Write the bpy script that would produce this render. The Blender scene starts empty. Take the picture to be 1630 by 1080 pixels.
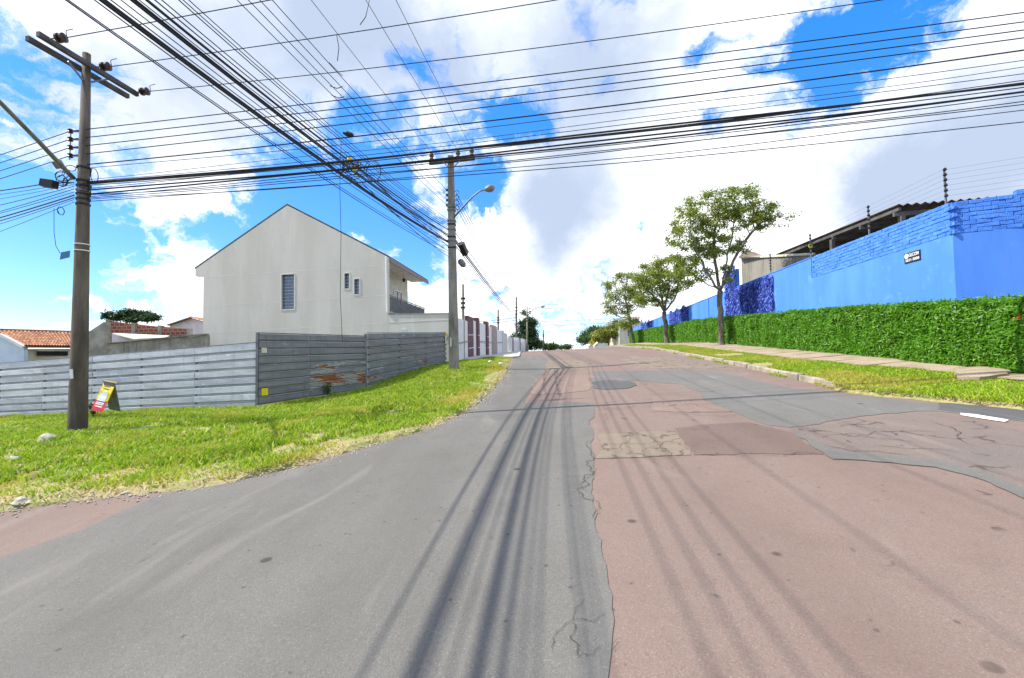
import bpy, bmesh, math, random
import numpy as np
from mathutils import Vector, Matrix
from mathutils.geometry import delaunay_2d_cdt

random.seed(7); RNG = np.random.default_rng(11)
scene = bpy.context.scene
COL = scene.collection
R = math.radians

# ------------------------------------------------------------------ camera
EYE = 1.7
F = 700.0                                    # focal length in photo pixels (photo 1630 x 1080)
CAM_M = Matrix.Rotation(R(90 + 2.3), 3, 'X') @ Matrix.Rotation(R(-1.0), 3, 'Z')
cam_d = bpy.data.cameras.new('camera'); cam = bpy.data.objects.new('camera', cam_d); COL.objects.link(cam)
cam.location = (0, 0, EYE); cam.rotation_euler = CAM_M.to_euler()
cam_d.sensor_width = 36; cam_d.lens = F / 1630 * 36; cam_d.clip_start = 0.05; cam_d.clip_end = 6000
scene.camera = cam

def ray(px, py):
    return CAM_M @ Vector(((px - 815) / F, -(py - 540) / F, -1.0))
def at(px, py, Y):
    """world point on the sight line at distance Y down the street"""
    d = ray(px, py); return Vector((0, 0, EYE)) + d * (Y / d.y)

# ------------------------------------------------------------------ sky, sun, exposure
SUN_EL, SUN_DIR = R(50), (-0.995, 0.02)
world = bpy.data.worlds.new('World'); scene.world = world; world.use_nodes = True
wt = world.node_tree; wt.nodes.clear()
def wn(t, **k):
    n = wt.nodes.new(t)
    for a, b in k.items(): setattr(n, a, b)
    return n
sky = wn('ShaderNodeTexSky', sky_type='NISHITA', sun_disc=False, sun_elevation=SUN_EL,
         sun_rotation=math.atan2(SUN_DIR[0], SUN_DIR[1]), air_density=1.0, dust_density=0.0, ozone_density=3.0)
hsv = wn('ShaderNodeHueSaturation'); hsv.inputs['Hue'].default_value = .512; hsv.inputs['Saturation'].default_value = 1.2; hsv.inputs['Value'].default_value = 1.9
skb = wn('ShaderNodeMix', data_type='RGBA'); skb.inputs[0].default_value = .42; skb.inputs[7].default_value = (.55, 2.1, 4.6, 1)
wt.links.new(sky.outputs[0], skb.inputs[6]); wt.links.new(skb.outputs[2], hsv.inputs['Color'])
tc = wn('ShaderNodeTexCoord')
nz = wn('ShaderNodeTexNoise'); nz.inputs['Scale'].default_value = 6.0; nz.inputs['Detail'].default_value = 9; nz.inputs['Roughness'].default_value = 0.62
wt.links.new(tc.outputs['Generated'], nz.inputs['Vector'])
sub = wn('ShaderNodeVectorMath', operation='SUBTRACT'); sub.inputs[1].default_value = (.5, .5, .5)
wt.links.new(nz.outputs['Color'], sub.inputs[0])
mad = wn('ShaderNodeVectorMath', operation='MULTIPLY_ADD'); mad.inputs[1].default_value = (.20, .20, .20)
wt.links.new(sub.outputs[0], mad.inputs[0]); wt.links.new(tc.outputs['Generated'], mad.inputs[2])
nrm = wn('ShaderNodeVectorMath', operation='NORMALIZE'); wt.links.new(mad.outputs[0], nrm.inputs[0])
# cloud banks (+) and blue openings (-): photo direction, angular size, weight
CLOUDS = [(100,40,120,1),(330,170,120,1),(560,60,120,1),(740,50,80,.8),(930,100,120,1.1),(1230,105,62,1),(1560,170,90,1),
 (860,320,105,1.3),(1010,270,70,.8),(690,205,34,.9),(850,440,120,1),(1370,290,95,1.2),(1560,310,100,1),(1010,440,90,.8),
 (290,345,55,.8),(260,430,90,1.0),(200,500,70,.8),(120,250,45,.8),(250,255,70,.9),(590,400,50,.7),(470,300,30,.5),(1200,330,60,.8),(1110,280,26,.8),(60,340,40,.4)]
BLUES = [(30,190,62,1.2),(10,440,80,1.3),(110,480,60,.5),(180,385,50,1),(400,350,48,1.3),(500,340,45,1),(610,290,45,1.2),(670,150,32,.8),(780,180,60,1.5),
 (860,200,32,.9),(1140,62,22,1.3),(1350,60,40,1.0),(1330,130,36,.8),(1430,15,40,.6),(430,270,60,.7),(90,120,50,.6),(230,330,40,.6),(560,330,45,.5),(470,130,60,.4),(640,60,40,.4),(755,300,26,1.3),(650,400,38,.9),(1120,235,40,.8),(1270,225,26,.6),
 (1040,330,26,.8),(900,525,70,.7),(640,345,40,.8),(560,215,30,.5),(1480,95,30,.4)]
GREYS = [(940,110,85,1),(560,45,85,.9),(320,165,95,.9),(890,345,60,.9),(1420,285,55,.8),(1585,250,75,.9),(720,100,40,.5),(1190,300,40,.4),(150,455,60,.4),(900,480,60,.3),(60,150,60,.3)]
acc = gacc = None
for lst, sg in ((CLOUDS, 1), (BLUES, -1), (GREYS, 0)):
    if sg == 0: acc0, acc = acc, None
    for (px, py, s, w) in lst:
        c = ray(px, py).normalized(); k = 1 / (s / F) ** 2
        d = wn('ShaderNodeVectorMath', operation='DOT_PRODUCT'); d.inputs[1].default_value = c
        wt.links.new(nrm.outputs[0], d.inputs[0])
        m = wn('ShaderNodeMath', operation='MULTIPLY_ADD'); m.inputs[1].default_value = k; m.inputs[2].default_value = -k
        wt.links.new(d.outputs['Value'], m.inputs[0])
        e = wn('ShaderNodeMath', operation='EXPONENT'); wt.links.new(m.outputs[0], e.inputs[0])
        a = wn('ShaderNodeMath', operation='MULTIPLY_ADD'); a.inputs[1].default_value = w * {1: .27, -1: -.50, 0: .50}[sg]
        wt.links.new(e.outputs[0], a.inputs[0])
        if acc is None: a.inputs[2].default_value = 0.0
        else: wt.links.new(acc.outputs[0], a.inputs[2])
        acc = a
gacc, acc = acc, acc0
n2 = wn('ShaderNodeTexNoise'); n2.inputs['Scale'].default_value = 3.9; n2.inputs['Detail'].default_value = 12; n2.inputs['Roughness'].default_value = .64; n2.inputs['Distortion'].default_value = .25
sep = wn('ShaderNodeSeparateXYZ'); wt.links.new(mad.outputs[0], sep.inputs[0])
zz_ = wn('ShaderNodeMath', operation='ADD'); zz_.inputs[1].default_value = .32; wt.links.new(sep.outputs[2], zz_.inputs[0])
zc_ = wn('ShaderNodeMath', operation='MAXIMUM'); zc_.inputs[1].default_value = .12; wt.links.new(zz_.outputs[0], zc_.inputs[0])
cmb = wn('ShaderNodeCombineXYZ')
for i_ in (0, 1):
    dv = wn('ShaderNodeMath', operation='DIVIDE'); wt.links.new(sep.outputs[i_], dv.inputs[0]); wt.links.new(zc_.outputs[0], dv.inputs[1]); wt.links.new(dv.outputs[0], cmb.inputs[i_])
wt.links.new(cmb.outputs[0], n2.inputs['Vector'])
n2a = wn('ShaderNodeMath', operation='MULTIPLY_ADD'); n2a.inputs[1].default_value = 3.1; n2a.inputs[2].default_value = -1.13; wt.links.new(n2.outputs[0], n2a.inputs[0])
dens = wn('ShaderNodeMath', operation='ADD'); wt.links.new(acc.outputs[0], dens.inputs[0]); wt.links.new(n2a.outputs[0], dens.inputs[1])
mask = wn('ShaderNodeMapRange', interpolation_type='SMOOTHSTEP'); mask.inputs['From Min'].default_value = .12; mask.inputs['From Max'].default_value = .66
wt.links.new(dens.outputs[0], mask.inputs['Value'])
# thick cores of the clouds look grey from below, rims and tops white
n3 = wn('ShaderNodeTexNoise'); n3.inputs['Scale'].default_value = 3.0; n3.inputs['Detail'].default_value = 8; n3.inputs['Roughness'].default_value = .5
off = wn('ShaderNodeVectorMath', operation='ADD'); off.inputs[1].default_value = (3.1, 1.7, .35)
wt.links.new(mad.outputs[0], off.inputs[0]); wt.links.new(off.outputs[0], n3.inputs['Vector'])
core0 = wn('ShaderNodeMath', operation='MULTIPLY'); core0.inputs[1].default_value = .85; wt.links.new(n3.outputs[0], core0.inputs[0])
core = wn('ShaderNodeMath', operation='ADD'); wt.links.new(core0.outputs[0], core.inputs[0]); wt.links.new(gacc.outputs[0], core.inputs[1])
grey = wn('ShaderNodeMapRange', interpolation_type='SMOOTHSTEP'); grey.inputs['From Min'].default_value = .36; grey.inputs['From Max'].default_value = .98; grey.inputs['To Max'].default_value = .92
wt.links.new(core.outputs[0], grey.inputs['Value'])
ccol = wn('ShaderNodeMix', data_type='RGBA'); ccol.inputs[6].default_value = (10.4, 10.5, 10.7, 1); ccol.inputs[7].default_value = (3.3, 4.1, 5.6, 1)
wt.links.new(grey.outputs[0], ccol.inputs[0])
smix = wn('ShaderNodeMix', data_type='RGBA')
wt.links.new(mask.outputs[0], smix.inputs[0]); wt.links.new(hsv.outputs[0], smix.inputs[6]); wt.links.new(ccol.outputs[2], smix.inputs[7])
bg = wn('ShaderNodeBackground'); bg.inputs['Strength'].default_value = 0.1
wo = wn('ShaderNodeOutputWorld'); wt.links.new(smix.outputs[2], bg.inputs[0]); wt.links.new(bg.outputs[0], wo.inputs[0])

sun_d = bpy.data.lights.new('sun', 'SUN'); sun_d.energy = 4.8; sun_d.angle = R(0.42); sun_d.color = (1, .955, .88)
sun = bpy.data.objects.new('sun', sun_d); COL.objects.link(sun); sun.location = (-30, -20, 40)
sv = Vector((SUN_DIR[0] * math.cos(SUN_EL), SUN_DIR[1] * math.cos(SUN_EL), math.sin(SUN_EL)))
sun.rotation_euler = sv.to_track_quat('Z', 'Y').to_euler()
vs = scene.view_settings; vs.view_transform = 'Standard'; vs.look = 'None'; vs.exposure = 0.60; vs.gamma = 1.0; vs.use_curve_mapping = False
scene.render.engine = 'CYCLES'; scene.cycles.max_bounces = 6; scene.cycles.transparent_max_bounces = 8

# ------------------------------------------------------------------ helpers
LOC = {}
def tag(o, label=None, cat=None, group=None, kind=None):
    if label: o['label'] = label
    if cat: o['category'] = cat
    if group: o['group'] = group
    if kind: o['kind'] = kind
    return o
def thing(name, loc, label=None, cat=None, group=None, kind=None):
    o = bpy.data.objects.new(name, None); COL.objects.link(o); o.location = loc; o.empty_display_size = .2
    LOC[o.name] = Vector(loc); return tag(o, label, cat, group, kind)
def attach(o, parent):
    if parent is not None:
        o.parent = parent
        if parent.name in LOC: o.matrix_parent_inverse = Matrix.Translation(-LOC[parent.name])
        elif parent.matrix_basis != Matrix.Identity(4): o.matrix_parent_inverse = parent.matrix_basis.inverted()
    return o
def link(name, me, mat, parent=None):
    o = bpy.data.objects.new(name, me); COL.objects.link(o)
    if mat is not None and not me.materials: me.materials.append(mat)
    return attach(o, parent)
def np_mesh(name, V, Fc, n):
    """fast mesh of equal-sized faces (n corners each)"""
    me = bpy.data.meshes.new(name); V = np.asarray(V, np.float32).reshape(-1, 3); Fc = np.asarray(Fc, np.int32).reshape(-1, n)
    me.vertices.add(len(V)); me.vertices.foreach_set('co', V.ravel())
    me.loops.add(Fc.size); me.loops.foreach_set('vertex_index', Fc.ravel())
    me.polygons.add(len(Fc)); me.polygons.foreach_set('loop_start', np.arange(0, Fc.size, n, dtype=np.int32))
    me.update(calc_edges=True); return me
class MB:
    def __init__(s): s.v = []; s.f = []
    def add(s, vs, fs):
        b = len(s.v); s.v += [tuple(v) for v in vs]; s.f += [tuple(i + b for i in f) for f in fs]; return s
    def box(s, c, size, M=None):
        hx, hy, hz = size[0] / 2, size[1] / 2, size[2] / 2
        pts = [Vector((x, y, z)) for z in (-hz, hz) for x, y in ((-hx, -hy), (hx, -hy), (hx, hy), (-hx, hy))]
        if M is not None: pts = [M @ p for p in pts]
        c = Vector(c)
        return s.add([p + c for p in pts], [(3,2,1,0),(4,5,6,7),(0,1,5,4),(1,2,6,5),(2,3,7,6),(3,0,4,7)])
    def hexa(s, p):      # p: 4 bottom corners then 4 top corners
        return s.add(p, [(3,2,1,0),(4,5,6,7),(0,1,5,4),(1,2,6,5),(2,3,7,6),(3,0,4,7)])
    def bar(s, a, b, w, h, up=(0, 0, 1)):
        a, b = Vector(a), Vector(b); d = (b - a).normalized(); up = Vector(up)
        x = d.cross(up)
        if x.length < 1e-4: x = d.cross(Vector((1, 0, 0)))
        x.normalize(); y = x.cross(d).normalized()
        q = [-x * w/2 - y * h/2, x * w/2 - y * h/2, x * w/2 + y * h/2, -x * w/2 + y * h/2]
        return s.add([a + k for k in q] + [b + k for k in q], [(3,2,1,0),(4,5,6,7),(0,1,5,4),(1,2,6,5),(2,3,7,6),(3,0,4,7)])
    def tube(s, pts, rad, n=8, cap=True):
        pts = [Vector(p) for p in pts]; m = len(pts)
        rad = [rad] * m if isinstance(rad, (int, float)) else rad
        vs = []; ref = Vector((0.13, 0.31, 1)).normalized()
        for i, p in enumerate(pts):
            d = (pts[min(i + 1, m - 1)] - pts[max(i - 1, 0)]).normalized()
            x = d.cross(ref)
            if x.length < .05: x = d.cross(Vector((1, 0, 0)))
            x.normalize(); y = d.cross(x)
            for k in range(n):
                a = 2 * math.pi * k / n; vs.append(p + (x * math.cos(a) + y * math.sin(a)) * rad[i])
        fs = [(i*n+k, i*n+(k+1) % n, (i+1)*n+(k+1) % n, (i+1)*n+k) for i in range(m - 1) for k in range(n)]
        if cap: fs += [tuple(range(n - 1, -1, -1)), tuple((m-1)*n + k for k in range(n))]
        return s.add(vs, fs)
    def lathe(s, c, axis, prof, n=12):   # prof: (distance along axis, radius)
        c, axis = Vector(c), Vector(axis).normalized()
        x = axis.cross(Vector((0, 0, 1)))
        if x.length < .05: x = Vector((1, 0, 0))
        x.normalize(); y = axis.cross(x)
        vs = [c + axis * t + (x * math.cos(2*math.pi*k/n) + y * math.sin(2*math.pi*k/n)) * r for t, r in prof for k in range(n)]
        m = len(prof)
        fs = [(i*n+k, i*n+(k+1) % n, (i+1)*n+(k+1) % n, (i+1)*n+k) for i in range(m-1) for k in range(n)]
        fs += [tuple(range(n-1, -1, -1)), tuple((m-1)*n+k for k in range(n))]
        return s.add(vs, fs)
    def mesh(s, name, smooth=False):
        me = bpy.data.meshes.new(name); me.from_pydata(s.v, [], s.f)
        bm = bmesh.new(); bm.from_mesh(me); bmesh.ops.recalc_face_normals(bm, faces=bm.faces); bm.to_mesh(me); bm.free()
        if smooth: me.polygons.foreach_set('use_smooth', [True] * len(me.polygons))
        me.update(); return me
    def build(s, name, mat, parent=None, smooth=False): return link(name, s.mesh(name, smooth), mat, parent)

def poly_slab(pts3, depth_vec, holes=()):
    """planar outline (3D points) with holes, extruded by depth_vec"""
    bm = bmesh.new()
    for loop in [pts3] + list(holes):
        vs = [bm.verts.new(p) for p in loop]
        for i in range(len(vs)): bm.edges.new((vs[i], vs[(i + 1) % len(vs)]))
    bmesh.ops.triangle_fill(bm, edges=bm.edges[:], use_beauty=True)
    r = bmesh.ops.extrude_face_region(bm, geom=bm.faces[:])
    bmesh.ops.translate(bm, vec=depth_vec, verts=[g for g in r['geom'] if isinstance(g, bmesh.types.BMVert)])
    bmesh.ops.recalc_face_normals(bm, faces=bm.faces)
    me = bpy.data.meshes.new('slab'); bm.to_mesh(me); bm.free(); return me

# ------------------------------------------------------------------ materials
MATS = {}
class NT:
    def __init__(s, name, rough=.8, metallic=0, spec=.3):
        s.m = bpy.data.materials.new(name); s.m.use_nodes = True; s.t = s.m.node_tree
        s.b = s.t.nodes['Principled BSDF']; s.b.inputs['Roughness'].default_value = rough
        s.b.inputs['Metallic'].default_value = metallic; s.b.inputs['Specular IOR Level'].default_value = spec
        s.geo = s.t.nodes.new('ShaderNodeNewGeometry'); s.pos = s.geo.outputs['Position']; MATS[name] = s.m
    def n(s, t, **k):
        x = s.t.nodes.new(t)
        for a, b in k.items(): setattr(x, a, b)
        return x
    def l(s, a, b): s.t.links.new(a, b)
    def scaled(s, sc):
        x = s.n('ShaderNodeVectorMath', operation='MULTIPLY'); x.inputs[1].default_value = sc; s.l(s.pos, x.inputs[0]); return x.outputs[0]
    def noise(s, scale, detail=4, rough=.55, vec=None, dist=0):
        x = s.n('ShaderNodeTexNoise'); x.inputs['Scale'].default_value = scale; x.inputs['Detail'].default_value = detail
        x.inputs['Roughness'].default_value = rough; x.inputs['Distortion'].default_value = dist; s.l(vec or s.pos, x.inputs['Vector']); return x.outputs[0]
    def vor(s, scale, feature='F1', vec=None, rnd=1):
        x = s.n('ShaderNodeTexVoronoi', feature=feature); x.inputs['Scale'].default_value = scale; x.inputs['Randomness'].default_value = rnd
        s.l(vec or s.pos, x.inputs['Vector']); return x.outputs[0]
    def rng(s, v, a, b, c=0, d=1):
        x = s.n('ShaderNodeMapRange', interpolation_type='SMOOTHSTEP')
        for i, q in zip((1, 2, 3, 4), (a, b, c, d)): x.inputs[i].default_value = q
        s.l(v, x.inputs[0]); return x.outputs[0]
    def math(s, op, a, b=None):
        x = s.n('ShaderNodeMath', operation=op)
        for i, q in enumerate((a, b)):
            if q is None: continue
            if isinstance(q, (int, float)): x.inputs[i].default_value = q
            else: s.l(q, x.inputs[i])
        return x.outputs[0]
    def mix(s, f, a, b, mode='MIX'):
        x = s.n('ShaderNodeMix', data_type='RGBA', blend_type=mode)
        for i, q in ((0, f), (6, a), (7, b)):
            if isinstance(q, (int, float)): x.inputs[i].default_value = q
            elif isinstance(q, (tuple, list)): x.inputs[i].default_value = (*q[:3], 1)
            else: s.l(q, x.inputs[i])
        return x.outputs[2]
    def color(s, c):
        if isinstance(c, (tuple, list)): s.b.inputs['Base Color'].default_value = (*c[:3], 1)
        else: s.l(c, s.b.inputs['Base Color'])
        return s
    def bump(s, h, strength=.3, dist=.02):
        x = s.n('ShaderNodeBump'); x.inputs['Strength'].default_value = strength; x.inputs['Distance'].default_value = dist
        s.l(h, x.inputs['Height']); s.l(x.outputs[0], s.b.inputs['Normal']); return s
    def translucent(s, col, fac):
        t = s.n('ShaderNodeBsdfTranslucent'); mx = s.n('ShaderNodeMixShader'); mx.inputs[0].default_value = fac
        if isinstance(col, (tuple, list)): t.inputs[0].default_value = (*col[:3], 1)
        else: s.l(col, t.inputs[0])
        out = s.t.nodes['Material Output']
        s.l(s.b.outputs[0], mx.inputs[1]); s.l(t.outputs[0], mx.inputs[2]); s.l(mx.outputs[0], out.inputs[0]); return s
def plain(name, c, rough=.7, vary=.18, scale=6, metallic=0, spec=.3, bump=.15):
    s = NT(name, rough, metallic, spec); n = s.noise(scale, 6)
    s.color(s.mix(s.rng(n, .3, .7), tuple(x * (1 - vary) for x in c), tuple(min(1, x * (1 + vary)) for x in c)))
    if bump: s.bump(s.noise(scale * 14, 3), bump, .006)
    return s.m

def asphalt(name, base, tint, crack=0.0, crack_scale=1.4, gran=1.0):
    s = NT(name, .9, 0, .25)
    big = s.noise(.35, 5, .6); mid = s.noise(2.3, 6, .65)
    c = s.mix(s.rng(big, .3, .7), base, tint)
    c = s.mix(s.math('MULTIPLY', s.rng(mid, .45, .75), .35), c, tuple(x * .72 for x in base))
    v = s.noise(95, 2, .7)
    c = s.mix(s.math('MULTIPLY', s.rng(v, .56, .72), .34 * gran), c, (.42, .36, .29))
    c = s.mix(s.math('MULTIPLY', s.rng(v, .46, .30), .40 * gran), c, tuple(x * .40 for x in base))
    w = s.noise(30, 3, .7); c = s.mix(s.math('MULTIPLY', s.rng(w, .5, .72), .30), c, tuple(x * .60 for x in base))
    tr = s.noise(.8, 4, .55, s.scaled((1.1, .10, 1))); c = s.mix(s.math('MULTIPLY', s.rng(tr, .48, .68), .32), c, tuple(x * .70 for x in base)); c = s.mix(s.math('MULTIPLY', s.rng(tr, .46, .30), .25), c, tuple(min(1, x * 1.3) for x in base))
    bl = s.noise(.55, 6, .7); c = s.mix(s.math('MULTIPLY', s.rng(bl, .56, .70), .35), c, tuple(x * .66 for x in base))
    # dark gum/oil spots and paler dusty streaks
    spot = s.vor(1.5, 'F1', s.mix(.25, s.pos, s.noise(3, 2)) if False else None)
    sp = s.rng(spot, .085, .05); gate = s.rng(s.noise(.9, 2), .44, .54)
    c = s.mix(s.math('MULTIPLY', s.math('MULTIPLY', sp, gate), .75), c, tuple(x * .25 for x in base))
    spot2 = s.vor(4.7, 'F1'); c = s.mix(s.math('MULTIPLY', s.rng(spot2, .10, .05), .6), c, tuple(x * .35 for x in base))
    dust = s.noise(.9, 5, .6, s.scaled((1.4, .35, 1)), 1.2)
    c = s.mix(s.math('MULTIPLY', s.rng(dust, .55, .75), .22), c, (.33, .30, .26))
    h = s.math('MULTIPLY', v, 1.0)
    if crack:
        wv = s.n('ShaderNodeVectorMath', operation='MULTIPLY_ADD'); wv.inputs[1].default_value = (.5, .5, .5)
        nn = s.n('ShaderNodeTexNoise'); nn.inputs['Scale'].default_value = 2.0; nn.inputs['Detail'].default_value = 6; s.l(s.pos, nn.inputs['Vector'])
        s.l(nn.outputs['Color'], wv.inputs[0]); s.l(s.pos, wv.inputs[2])
        e = s.vor(crack_scale, 'DISTANCE_TO_EDGE', wv.outputs[0])
        ck = s.math('MULTIPLY', s.rng(e, .024 * crack_scale, .008 * crack_scale), s.rng(s.noise(1.7, 4, .6), .68 - .22 * crack, .74 - .22 * crack))
        c = s.mix(s.math('MULTIPLY', ck, .7), c, tuple(x * .3 for x in base)); h = s.math('SUBTRACT', h, ck)
    s.color(c).bump(h, .5, .008); return s.m

GREY, PINK = (.132, .126, .112), (.196, .136, .110)
M_road = asphalt('old_pink_asphalt', PINK, (.190, .141, .117), .22, 1.3)
M_grey = asphalt('grey_asphalt', GREY, (.150, .143, .128), .12, 1.3)
M_grey2 = asphalt('dark_grey_asphalt', (.085, .085, .084), (.098, .097, .095), 0, 1, .8)
M_dark = asphalt('tar_patch', (.088, .085, .083), (.095, .092, .09), 0, 1, .6)
M_pale = asphalt('pale_pink_asphalt', (.225, .157, .125), (.21, .15, .12), .4, 2.2)
M_beige = asphalt('cracked_beige_asphalt', (.215, .17, .125), (.20, .158, .118), 1.0, 3.2)
M_brown = asphalt('brown_asphalt', (.155, .105, .085), (.145, .102, .086), .4, 1.8)
M_mauve = asphalt('worn_mauve_asphalt', (.185, .138, .113), (.14, .122, .110), .7, 2.4)

s = NT('soil', .95); n = s.noise(1.1, 6, .6); c = s.mix(s.rng(n, .35, .65), (.15, .20, .03), (.33, .26, .12))
c = s.mix(s.rng(s.noise(14, 5), .4, .7), c, (.36, .29, .16)); s.color(c).bump(s.noise(25, 5), .7, .03); M_soil = s.m
s = NT('far_ground', .95); s.color(s.mix(s.rng(s.noise(.05, 4), .4, .6), (.07, .09, .03), (.14, .12, .06))); M_ground = s.m

def leafmat(name, cols, trans=.35, rough=.5, scale=1.3):
    s = NT(name, rough, 0, .35); rnd = s.geo.outputs['Random Per Island']
    c = s.mix(s.rng(rnd, 0, 1), cols[0], cols[1]); c = s.mix(s.rng(s.noise(scale, 3), .42, .62), c, cols[2])
    if len(cols) > 3: c = s.mix(s.rng(rnd, .90, .93), c, cols[3])
    s.color(c); s.translucent(c, trans); return s.m
s = NT('grass_blades', .6, 0, .25); rnd = s.geo.outputs['Random Per Island']
c = s.mix(s.rng(rnd, 0, .9), (.14, .30, .008), (.42, .55, .025)); c = s.mix(s.rng(s.noise(.55, 5, .6), .45, .60), c, (.44, .43, .06))
c = s.mix(s.rng(rnd, .91, .94), c, (.50, .42, .18)); s.color(c); s.translucent(c, .4); M_grass = s.m
s = NT('tuft_blades', .55, 0, .3); rnd = s.geo.outputs['Random Per Island']; c = s.mix(s.rng(rnd, 0, .9), (.11, .24, .008), (.40, .53, .02)); c = s.mix(s.rng(rnd, .93, .95), c, (.50, .42, .18)); s.color(c); s.translucent(c, .35); M_tuft = s.m
s = NT('dry_grass_blades', .7, 0, .2); rnd = s.geo.outputs['Random Per Island']
s.color(s.mix(s.rng(rnd, .1, .8), (.58, .47, .24), (.36, .34, .09))); M_straw = s.m
M_hedge = leafmat('hedge_leaves', [(.050, .18, .012), (.18, .40, .02), (.11, .30, .012)], .38, .45, 1.1)
M_hcore = plain('hedge_shade_core', (.030, .045, .012), .9, .4, 9)  # dark colour stands in for shade inside the hedge
M_tree = leafmat('street_tree_leaves', [(.12, .19, .025), (.34, .41, .06), (.21, .29, .04), (.44, .36, .07)], .5, .5, .8)
M_pine = leafmat('conifer_leaves', [(.020, .060, .018), (.05, .11, .03), (.035, .08, .02)], .2, .6, .5)
M_round = leafmat('round_tree_leaves', [(.14, .18, .03), (.30, .31, .045), (.18, .21, .03)], .3, .5, .5)
M_dkgreen = leafmat('dark_tree_leaves', [(.03, .085, .015), (.08, .16, .03), (.05, .11, .02)], .25, .5, .4)
s = NT('bark', .95); n = s.noise(6, 6, .7, s.scaled((1, 1, .25))); s.color(s.mix(s.rng(n, .35, .65), (.085, .070, .050), (.24, .21, .16))).bump(s.noise(16, 5, .7, s.scaled((1, 1, .3))), .9, .03); M_bark = s.m

s = NT('grey_stucco', .92, 0, .2)
n = s.noise(.8, 6, .6, s.scaled((1, 1, .22))); c = s.mix(s.rng(n, .35, .65), (.54, .515, .44), (.60, .575, .50))
c = s.mix(s.math('MULTIPLY', s.rng(s.noise(2.2, 5, .7, s.scaled((1.6, 1.6, .18))), .52, .75), .55), c, (.68, .65, .58))
c = s.mix(s.math('MULTIPLY', s.rng(s.noise(5, 5, .7), .55, .8), .45), c, (.40, .375, .31))
s.color(c).bump(s.noise(60, 4, .7), .5, .012); M_stucco = s.m
M_line = plain('pale_joint', (.64, .62, .55), .85, .08, 5)
s = NT('rough_render', .95); n = s.noise(1.3, 7, .7); c = s.mix(s.rng(n, .35, .65), (.23, .215, .165), (.38, .36, .29))
c = s.mix(s.math('MULTIPLY', s.rng(s.noise(2, 4, .6, s.scaled((3, 3, .25))), .55, .7), .6), c, (.10, .095, .075)); s.color(c).bump(s.noise(5, 6, .7), 1, .06); M_rough = s.m
s = NT('blue_paint', .8, 0, .3)
n = s.noise(.7, 5, .6, s.scaled((1, 1, .3))); c = s.mix(s.rng(n, .35, .65), (.070, .225, .76), (.095, .275, .82))
c = s.mix(s.math('MULTIPLY', s.rng(s.noise(4, 6, .7), .58, .8), .35), c, (.22, .45, .88)); c = s.mix(s.math('MULTIPLY', s.rng(s.noise(3, 5, .65, s.scaled((2.2, 2.2, .12))), .54, .74), .40), c, (.055, .19, .66)); c = s.mix(s.math('MULTIPLY', s.rng(s.noise(1.1, 6, .7), .58, .74), .30), c, (.26, .46, .86))
s.color(c).bump(s.noise(35, 5, .7), .35, .012); M_blue = s.m
s = NT('blue_brick_paint', .85, 0, .3); n = s.noise(3, 6, .7)
c = s.mix(s.rng(n, .3, .7), (.060, .205, .73), (.10, .29, .82)); c = s.mix(s.math('MULTIPLY', s.rng(s.noise(9, 5, .7), .6, .8), .35), c, (.22, .42, .86))
s.color(c).bump(s.noise(20, 6, .75), .9, .03); M_bbrick = s.m
s = NT('blue_creeper', .75, 0, .3); rnd = s.geo.outputs['Random Per Island']
s.color(s.mix(s.rng(rnd, .62, .95), (.022, .050, .33), (.20, .29, .78))).bump(s.noise(25, 4), .6, .02); M_ivy = s.m
s = NT('concrete_pole', .95); n = s.noise(2.2, 7, .7, s.scaled((1, 1, .22)))
c = s.mix(s.rng(n, .35, .68), (.070, .057, .043), (.175, .148, .115)); c = s.mix(s.math('MULTIPLY', s.rng(s.noise(40, 4, .7), .55, .75), .5), c, (.06, .055, .05))
s.color(c).bump(s.noise(30, 5, .7), .6, .015); M_pole = s.m
s = NT('pale_concrete_pole', .95); n = s.noise(3, 7, .7, s.scaled((1, 1, .25)))
s.color(s.mix(s.rng(n, .35, .68), (.15, .135, .11), (.31, .29, .24))).bump(s.noise(30, 5, .7), .6, .015); M_pole2 = s.m
M_wire = plain('black_cable', (.018, .018, .020), .55, .2, 3, bump=0)
M_steel = plain('galvanised_steel', (.20, .21, .22), .55, .25, 5, .6)
M_steelD = plain('backlit_steel', (.085, .085, .09), .7, .3, 5, .3)  # left crossarm steel, its colour darkened for the backlit look
M_ins = plain('brown_porcelain', (.045, .022, .018), .25, .2, 8, bump=0)
M_lamp = plain('lamp_housing', (.22, .20, .16), .5, .15, 6)
M_black = plain('black_plastic', (.02, .02, .022), .5, .2, 6)
M_white = plain('white_paint', (.74, .74, .72), .7, .08, 2)
s = NT('worn_paint', .85); s.color(s.mix(s.rng(s.noise(22, 5, .7), .42, .56), (.16, .155, .145), (.34, .33, .31))); M_worn = s.m
M_cream = plain('cream_paint', (.62, .58, .46), .8, .1, 2)
M_maroon = plain('maroon_paint', (.14, .065, .075), .7, .2, 3)
M_taupe = plain('taupe_paint', (.36, .29, .27), .8, .15, 3)
M_pink = plain('pale_pink_paint', (.66, .58, .58), .85, .1, 2)
M_ltblue = plain('pale_blue_paint', (.52, .60, .70), .85, .08, 2)
M_fascia = plain('mauve_fascia', (.25, .19, .19), .7, .12, 4)
M_dark_in = plain('dark_opening', (.02, .02, .02), .9, .2, 3)
M_roofdark = plain('dark_roof_sheet', (.10, .095, .09), .8, .3, 3)
M_yellow = plain('yellow_print', (.75, .60, .02), .5, .06, 5, bump=0)
M_red = plain('red_print', (.62, .03, .05), .5, .06, 5, bump=0)
M_purple = plain('purple_print', (.12, .02, .12), .5, .06, 5, bump=0)
M_bluetag = plain('blue_plate', (.05, .18, .32), .5, .1, 8)
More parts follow.
